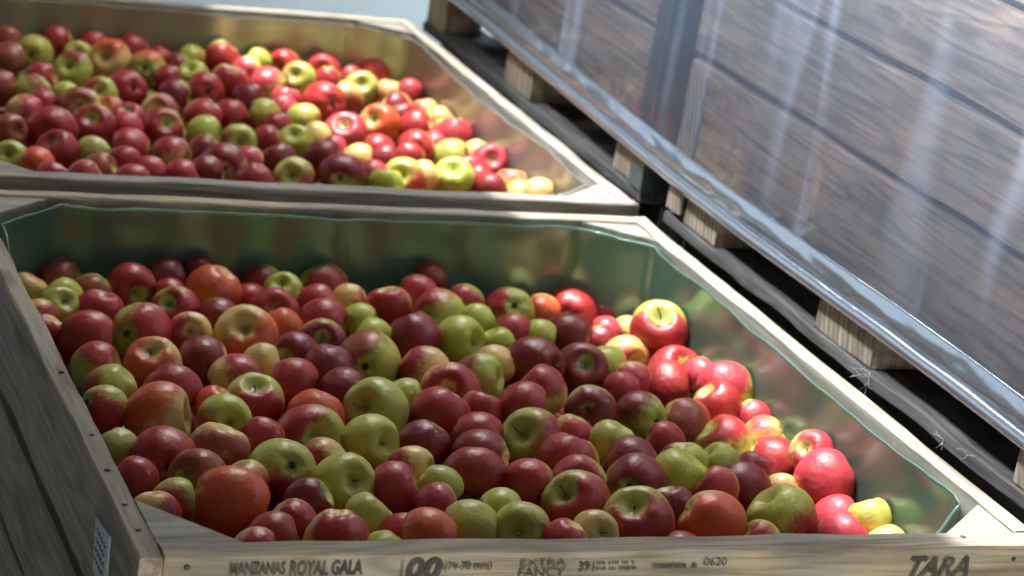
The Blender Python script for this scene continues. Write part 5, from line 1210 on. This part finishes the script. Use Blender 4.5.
Bu 0.309 1.505 -0.131 0.034
Bu 0.381 1.498 -0.129 0.033
Bu 0.439 1.507 -0.129 0.032
Bu 0.511 1.501 -0.138 0.036
Bu 0.583 1.505 -0.138 0.036
Bu 0.981 1.507 -0.151 0.035
Bu 0.142 1.559 -0.131 0.034
Bu 0.265 1.571 -0.134 0.034
Bu 0.337 1.557 -0.135 0.035
Bu 0.41 1.557 -0.131 0.036
Bu 0.482 1.565 -0.132 0.035
Bu 0.545 1.566 -0.139 0.033
Bu 0.616 1.559 -0.129 0.031
Bu 0.681 1.562 -0.131 0.035
Bu 0.749 1.571 -0.136 0.035
Bu 0.818 1.568 -0.131 0.034
Bu 0.165 1.633 -0.133 0.034
Bu 0.311 1.626 -0.137 0.032
Bu 0.371 1.631 -0.133 0.031
Bu 0.436 1.62 -0.135 0.032
Bu 0.512 1.626 -0.135 0.035
Bu 0.573 1.619 -0.136 0.035
Bu 0.651 1.633 -0.131 0.033
Bu 0.707 1.619 -0.135 0.031
Bu 0.789 1.627 -0.13 0.033
Bu 0.849 1.629 -0.144 0.036
Bu 0.914 1.628 -0.151 0.034
Bu 0.982 1.63 -0.154 0.033
Bu 1.046 1.625 -0.157 0.036
Bu 0.21 1.684 -0.143 0.033
Bu 0.279 1.681 -0.134 0.033
Bu 0.335 1.689 -0.143 0.031
Bu 0.41 1.69 -0.138 0.034
Bu 0.544 1.682 -0.143 0.034
Bu 0.614 1.68 -0.137 0.035
Bu 0.753 1.682 -0.134 0.031
Bu 0.878 1.688 -0.142 0.034
Bu 0.958 1.682 -0.155 0.033
Bu 1.018 1.679 -0.157 0.034
Bu 0.174 1.752 -0.138 0.036
Bu 0.238 1.74 -0.14 0.035
Bu 0.368 1.748 -0.136 0.036
Bu 0.508 1.739 -0.145 0.034
Bu 0.718 1.742 -0.137 0.036
Bu 0.786 1.743 -0.141 0.032
Bu 0.845 1.751 -0.144 0.034
Bu 0.915 1.75 -0.149 0.033
Bu 0.989 1.75 -0.159 0.032
Bu 1.057 1.743 -0.158 0.032
Bu 0.198 1.81 -0.144 0.036
Bu 0.273 1.812 -0.139 0.034
Bu 0.401 1.805 -0.145 0.033
Bu 0.537 1.812 -0.135 0.035
Bu 0.605 1.801 -0.139 0.032
Bu 0.673 1.799 -0.137 0.032
Bu 0.814 1.81 -0.146 0.033
Bu 0.879 1.811 -0.153 0.033
Bu 0.951 1.802 -0.149 0.031
Bu 1.023 1.801 -0.162 0.035
Bu 0.301 1.868 -0.143 0.033
Bu 0.368 1.861 -0.137 0.035
Bu 0.433 1.866 -0.146 0.034
Bu 0.517 1.867 -0.147 0.033
Bu 0.713 1.865 -0.141 0.034
Bu 0.779 1.868 -0.143 0.033
Bu 0.844 1.863 -0.148 0.033
Bu 0.919 1.866 -0.153 0.032
Bu 0.984 1.864 -0.163 0.033
Bu 1.051 1.866 -0.164 0.032
Bu 0.206 1.923 -0.145 0.034
Bu 0.346 1.929 -0.149 0.032
Bu 0.401 1.931 -0.139 0.033
Bu 0.474 1.918 -0.148 0.034
Bu 0.619 1.922 -0.141 0.033
Bu 0.807 1.925 -0.14 0.036
Bu 1.012 1.919 -0.157 0.032
Bu 0.244 1.982 -0.142 0.034
Bu 0.306 1.984 -0.143 0.035
Bu 0.368 1.983 -0.143 0.035
Bu 0.511 1.98 -0.145 0.036
Bu 0.574 1.982 -0.152 0.033
Bu 0.65 1.987 -0.148 0.035
Bu 0.71 1.98 -0.147 0.034
Bu 0.779 1.979 -0.148 0.031
Bu 0.917 1.993 -0.159 0.034
Bu 0.992 1.983 -0.164 0.034
Bu 1.059 1.98 -0.16 0.035
Bu 0.27 2.046 -0.151 0.032
Bu 0.345 2.041 -0.145 0.035
Bu 0.538 2.042 -0.152 0.034
Bu 0.742 2.04 -0.153 0.031
Bu 0.888 2.048 -0.155 0.034
Bu 1.018 2.045 -0.165 0.032
Bu 0.377 2.101 -0.153 0.032
Bu 0.446 2.104 -0.146 0.034
Bu 0.511 2.098 -0.146 0.032
Bu 0.653 2.112 -0.152 0.034
Bu 0.777 2.108 -0.145 0.032
Bu 0.85 2.108 -0.157 0.032
Bu 1.057 2.105 -0.175 0.031
Bu 0.267 2.164 -0.147 0.032
Bu 0.333 2.164 -0.148 0.034
Bu 0.473 2.163 -0.147 0.035
Bu 0.606 2.171 -0.152 0.032
Bu 0.814 2.167 -0.154 0.033
Bu 0.888 2.171 -0.155 0.033
Bu 0.952 2.172 -0.16 0.035
Bu 1.013 2.169 -0.17 0.032
Bu 0.367 2.22 -0.149 0.032
Bu 0.574 2.227 -0.152 0.033
Bu 0.653 2.226 -0.152 0.036
Bu 0.715 2.222 -0.148 0.034
Bu 0.786 2.219 -0.154 0.035
Bu 0.912 2.224 -0.167 0.035
Bu 0.129 2.291 -0.15 0.033
Bu 0.278 2.286 -0.149 0.033
Bu 0.406 2.291 -0.152 0.035
Bu 0.604 2.282 -0.15 0.034
Bu 0.671 2.291 -0.158 0.036
Bu 0.947 2.29 -0.165 0.034
Bu 1.014 2.29 -0.175 0.035
Bu 0.171 2.338 -0.158 0.035
Bu 0.235 2.344 -0.153 0.035
Bu 0.446 2.353 -0.159 0.032
Bu 0.509 2.342 -0.153 0.032
Bu 0.574 2.346 -0.151 0.035
Bu 0.711 2.341 -0.158 0.035
Bu 0.779 2.353 -0.157 0.033
Bu 0.851 2.341 -0.165 0.034
Bu 0.916 2.348 -0.163 0.035
Bu 0.98 2.352 -0.169 0.033
Bu 1.059 2.34 -0.173 0.035
Bu 0.272 2.407 -0.157 0.034
Bu 0.347 2.408 -0.153 0.031
Bu 0.402 2.413 -0.156 0.031
Bu 0.473 2.412 -0.161 0.032
Bu 0.538 2.407 -0.152 0.035
Bu 0.613 2.411 -0.153 0.031
Bu 0.678 2.401 -0.152 0.035
Bu 0.745 2.406 -0.151 0.032
Bu 0.065 1.325 -0.176 0.032
Bu 0.14 1.319 -0.176 0.032
Bu 0.208 1.321 -0.183 0.035
Bu 0.337 1.319 -0.176 0.033
Bu 0.408 1.326 -0.177 0.035
Bu 0.474 1.322 -0.173 0.036
Bu 0.547 1.326 -0.174 0.032
Bu 0.608 1.328 -0.182 0.033
Bu 0.682 1.327 -0.184 0.035
Bu 0.751 1.332 -0.173 0.033
Bu 0.822 1.319 -0.185 0.033
Bu 0.885 1.319 -0.189 0.034
Bu 0.945 1.333 -0.19 0.035
Bu 1.012 1.33 -0.2 0.031
Bu 0.1 1.392 -0.175 0.034
Bu 0.162 1.38 -0.175 0.034
Bu 0.234 1.391 -0.175 0.031
Bu 0.308 1.385 -0.174 0.032
Bu 0.369 1.378 -0.182 0.034
Bu 0.435 1.392 -0.18 0.032
Bu 0.644 1.381 -0.181 0.033
Bu 0.718 1.378 -0.182 0.033
Bu 0.774 1.39 -0.186 0.034
Bu 0.846 1.381 -0.177 0.034
Bu 0.065 1.451 -0.185 0.036
Bu 0.134 1.451 -0.182 0.033
Bu 0.267 1.444 -0.185 0.033
Bu 0.336 1.442 -0.176 0.031
Bu 0.41 1.442 -0.175 0.031
Bu 0.479 1.438 -0.185 0.035
Bu 0.539 1.451 -0.179 0.035
Bu 0.604 1.442 -0.177 0.034
Bu 0.674 1.45 -0.177 0.031
Bu 0.811 1.441 -0.183 0.032
Bu 0.875 1.449 -0.186 0.032
Bu 1.024 1.448 -0.196 0.034
Bu 0.107 1.503 -0.182 0.034
Bu 0.647 1.505 -0.186 0.033
Bu 0.721 1.509 -0.179 0.033
Bu 0.787 1.501 -0.179 0.031
Bu 0.841 1.501 -0.185 0.031
Bu 0.919 1.502 -0.187 0.032
Bu 0.069 1.562 -0.179 0.032
Bu 0.209 1.568 -0.186 0.033
Bu 0.617 1.567 -0.184 0.031
Bu 0.811 1.564 -0.188 0.032
Bu 0.879 1.563 -0.187 0.034
Bu 0.944 1.573 -0.199 0.035
Bu 0.094 1.629 -0.189 0.035
Bu 0.244 1.622 -0.185 0.032
Bu 0.375 1.627 -0.19 0.034
Bu 0.72 1.63 -0.191 0.034
Bu 0.783 1.619 -0.192 0.033
Bu 0.128 1.68 -0.185 0.032
Bu 0.475 1.686 -0.184 0.032
Bu 0.686 1.691 -0.187 0.033
Bu 0.823 1.686 -0.185 0.032
Bu 0.103 1.747 -0.193 0.032
Bu 0.303 1.745 -0.19 0.032
Bu 0.436 1.752 -0.19 0.032
Bu 0.581 1.75 -0.195 0.034
Bu 0.639 1.744 -0.187 0.035
Bu 0.061 1.811 -0.19 0.034
Bu 0.135 1.801 -0.195 0.035
Bu 0.346 1.812 -0.189 0.036
Bu 0.477 1.8 -0.186 0.035
Bu 0.68 1.809 -0.196 0.035
Bu 0.745 1.812 -0.185 0.033
Bu 0.107 1.862 -0.191 0.033
Bu 0.244 1.859 -0.192 0.032
Bu 0.578 1.869 -0.194 0.032
Bu 0.645 1.86 -0.197 0.032
Bu 0.067 1.923 -0.193 0.032
Bu 0.127 1.93 -0.194 0.034
Bu 0.271 1.931 -0.196 0.032
Bu 0.549 1.931 -0.193 0.033
Bu 0.681 1.925 -0.195 0.035
Bu 0.879 1.93 -0.199 0.034
Bu 0.096 1.983 -0.196 0.035
Bu 0.165 1.977 -0.192 0.033
Bu 0.241 1.982 -0.199 0.031
Bu 0.442 1.979 -0.194 0.035
Bu 0.066 2.048 -0.194 0.031
Bu 0.21 2.051 -0.2 0.031
Bu 0.415 2.038 -0.196 0.033
Bu 0.474 2.04 -0.199 0.035
Bu 0.613 2.051 -0.193 0.034
Bu 0.672 2.042 -0.2 0.035
Bu 0.819 2.053 -0.197 0.032
Bu 0.109 2.107 -0.195 0.033
Bu 0.713 2.104 -0.194 0.032
Bu 0.133 2.168 -0.197 0.031
Bu 0.403 2.161 -0.199 0.035
Bu 0.231 2.221 -0.199 0.032
Bu 0.437 2.232 -0.199 0.035
Bu 0.512 2.232 -0.2 0.035
Bu 0.752 2.278 -0.199 0.032"""
src = bpy.data.objects.new('apple', PROTO[0][0])
src_stem = bpy.data.objects.new('stem', PROTO[0][1]); src_cal = bpy.data.objects.new('calyx', PROTO[0][3])
stuff = {'F': [], 'B': []}
rnd = random.Random(5)
for line in DATA.strip().split('\n'):
    if line[1] == 'u':
        t = line.split(); stuff[line[0]].append([float(v) for v in t[1:5]]); continue
    num, lab = line.split(' |'); t = num.split(); typ = t[18]
    x, y, z, r, px, py, pz, bx, by, bz, amt, g0, g1, g2, b0, b1, b2 = [float(v) for v in t[1:18]]
    k = rnd.randrange(6); me, st, stl, cal = PROTO[k]
    pole = Vector((px, py, pz)).normalized()
    if typ in 'c+': pole = -pole
    side = Vector((rnd.uniform(-1, 1), rnd.uniform(-1, 1), rnd.uniform(-1, 1)))
    X = (side - pole * side.dot(pole)).normalized(); Y = pole.cross(X)
    R = Matrix((X, Y, pole)).transposed()
    o = src.copy(); o.data = me; o.name = 'apple'
    o.matrix_world = Matrix.Translation((x, y, z + H)) @ R.to_4x4() @ Matrix.Scale(r * 1.09, 4)
    ax = R.transposed() @ Vector((bx, by, bz)).normalized()
    o['blush_axis'] = [ax.x, ax.y, ax.z]; o['blush_amount'] = amt; o['seed'] = rnd.uniform(0, 40)
    o['base_tone'] = [g0, g1, g2]; o['blush_tone'] = [b0, b1, b2]
    o['label'] = lab; o['category'] = 'apple'
    o['group'] = 'apples heaped in the front bin' if line[0] == 'F' else 'apples heaped in the rear bin'
    COL.objects.link(o)
    if typ in 'sS':
        s = src_stem.copy(); s.data = stl if typ == 'S' else st; s.name = 'stem'; s.parent = o; COL.objects.link(s)
    elif typ == 'c':
        s = src_cal.copy(); s.data = cal; s.name = 'calyx'; s.parent = o; COL.objects.link(s)
for kk, lst in stuff.items():
    bm = bmesh.new(); low = [apple_mesh(9, 18, 11, .9, .05, .02)[0], apple_mesh(12, 18, 11, .94, .09, .02)[0]]
    for x, y, z, r in lst:
        n0 = len(bm.verts); bm.from_mesh(low[rnd.randrange(2)]); bm.verts.ensure_lookup_table()
        M = Matrix.Translation((x, y, z + H)) @ Matrix.Rotation(rnd.uniform(0, 6.28), 4, Vector((rnd.uniform(-1, 1), rnd.uniform(-1, 1), rnd.uniform(-1, 1))).normalized()) @ Matrix.Scale(r, 4)
        for v in bm.verts[n0:]: v.co = M @ v.co
    me = bpy.data.meshes.new('apple_pile'); bm.to_mesh(me); bm.free()
    for p in me.polygons: p.use_smooth = True
    m, nt, b = new_mat('buried_apple_skin_' + ('front' if kk == 'F' else 'rear'))
    co = nd(nt, 'ShaderNodeTexCoord').outputs['Object']
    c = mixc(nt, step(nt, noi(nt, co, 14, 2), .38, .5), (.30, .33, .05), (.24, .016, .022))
    ln(nt, c, b.inputs['Base Color']); b.inputs['Roughness'].default_value = .38
    o = link('apple_pile', me, None, (m,)); o['kind'] = 'stuff'
    o['label'] = 'buried apples glimpsed in gaps of the ' + ('front' if kk == 'F' else 'rear') + ' bin heap'; o['category'] = 'apples'

# ------------------------------------------------------------------ room
def slab(name, x0, x1, y0, y1, z0, z1, mat):
    bm = bmesh.new(); board(bm, x0, x1, y0, y1, z0, z1, 0, .003, 2); o = done(name, bm, mat); o['kind'] = 'structure'; return o
def concrete():
    m, nt, b = new_mat('pale_concrete')
    co = nd(nt, 'ShaderNodeTexCoord').outputs['Object']
    n = noi(nt, co, 2.5, 6, .6); n2 = noi(nt, co, 60, 3)
    c = mixc(nt, n, (.40, .44, .45), (.58, .62, .63)); c = mixc(nt, mth(nt, 'MULTIPLY', n2, .3), c, (.3, .32, .33))
    ln(nt, c, b.inputs['Base Color']); b.inputs['Roughness'].default_value = .35
    bump(nt, b, n2, .1, .002)
    return m
FLOORM = concrete()
def paint(name, col):
    m, nt, b = new_mat(name)
    co = nd(nt, 'ShaderNodeTexCoord').outputs['Object']
    c = mixc(nt, noi(nt, co, 1.5, 5), col, tuple(v * .88 for v in col))
    ln(nt, c, b.inputs['Base Color']); b.inputs['Roughness'].default_value = .6
    return m
slab('floor', -5, 6, -5, 8, -.12, -.0005, FLOORM)
slab('wall_back', -5, 6, 8.0, 8.2, 0, 4.2, paint('pale_wall_paint', (.62, .67, .69)))
ZC = H + 3.2
RF = paint('sun_blocker_grey', (.22, .22, .22))
def sun_blocker(name, pts):
    bm = bmesh.new(); prism(bm, pts, ZC, ZC + .06); o = done(name, bm, RF); o['kind'] = 'structure'
# unseen slabs added overhead, cut so sun falls only in one long strip
SUN = Vector((-.05, .28, 1.0))
sh = SUN * 3.2
def rp(x, y): return (x + sh.x, y + sh.y)
E1, E2, E3, E4, E5 = rp(1.02, -1.2), rp(.98, .9), rp(.88, 1.25), rp(.76, 1.7), rp(.65, 3.0)
sun_blocker('sun_blocker_left', [(-5, -5), (E1[0], -5), E1, E2, E3, E4, E5, (E5[0], 8), (-5, 8)])
G1, G2 = rp(1.137, -1.2), rp(1.137, 3.0)
sun_blocker('sun_blocker_right', [(G1[0], -5), (6, -5), (6, 8), (G2[0], 8), G2, G1])
sun_blocker('sun_blocker_rear', [(E5[0], E5[1]), (G2[0], G2[1]), (G2[0], 8), (E5[0], 8)])
sun_blocker('sun_blocker_front', [(E1[0], -5), (G1[0], -5), (G1[0], G1[1]), (E1[0], E1[1])])

# ------------------------------------------------------------------ light
def area(name, loc, target, sx, sy, power, col, spread=180):
    l = bpy.data.lights.new(name, 'AREA'); l.shape = 'RECTANGLE'; l.size = sx; l.size_y = sy; l.energy = power; l.color = col
    l.spread = math.radians(spread)
    o = bpy.data.objects.new(name, l); COL.objects.link(o); o.location = loc
    o.rotation_euler = (Vector(target) - Vector(loc)).to_track_quat('-Z', 'Y').to_euler(); return o
l = bpy.data.lights.new('sun', 'SUN'); l.energy = 10.5; l.angle = math.radians(.6); l.color = (1, .97, .92)
o = bpy.data.objects.new('sun', l); COL.objects.link(o); o.rotation_euler = (-SUN).to_track_quat('-Z', 'Y').to_euler()
area('skylight_lamp', (1.2, 2.6, H + 2.4), (.9, 1.3, H), .9, 1.4, 30, (1, .98, .95), 120)
area('stack_fill', (-.1, .85, H + 1.75), (1.15, .85, H + .68), 2.2, .25, 44, (.90, .95, 1), 38)  # added fill, no fixture there; brightens the plank stack
area('rear_left_fill', (-2.2, 5.2, H + 1.2), (.8, 1.2, H), 2.4, 2.2, 18, (.74, .87, 1))  # unseen cool area light added at rear left for sheen on the film
area('floor_fill', (-1.2, 5.4, H + .9), (-.3, 4.3, 0), .5, .5, 45, (.66, .80, 1), 60)  # added glow on the floor for the film and hem to reflect
area('back_floor_fill', (3.6, 6.9, H + 2.2), (3.0, 5.9, 0), 1.2, 1.2, 75, (.82, .93, 1), 120)  # unseen light added to brighten the floor behind the rear bin
area('front_board_fill', (.9, -4.2, H - .25), (.8, 0, H - .1), 3.0, .7, 145, (1, .95, .84))  # added low fill from the camera side to lift the front board
w = bpy.data.worlds.new('w'); S.world = w; w.use_nodes = True
bg = w.node_tree.nodes['Background']; bg.inputs[0].default_value = (.82, .80, .74, 1); bg.inputs[1].default_value = .12

# ------------------------------------------------------------------ camera
RM = [[0.921988, -0.352641, 0.159945], [0.02882, -0.349421, -0.936522], [0.386144, 0.868072, -0.311999]]
CP = [-0.61962, -2.21792, 1.10623]
cam = bpy.data.cameras.new('camera'); co_ = bpy.data.objects.new('camera', cam); COL.objects.link(co_)
cam.sensor_width = 36; cam.lens = 2413.954 * 36 / 1024
X = Vector(RM[0]); Yd = -Vector(RM[1]); Z = -Vector(RM[2])
M3 = Matrix((X, Yd, Z)).transposed().to_4x4()
co_.matrix_world = Matrix.Translation((CP[0], CP[1], CP[2] + H)) @ M3
cam.clip_end = 60
cam.dof.use_dof = True; cam.dof.focus_distance = 2.95; cam.dof.aperture_fstop = 5.6
S.camera = co_
S.view_settings.view_transform = 'Standard'; S.view_settings.look = 'None'
S.view_settings.gamma = 1; S.view_settings.exposure = 0; S.view_settings.use_curve_mapping = False
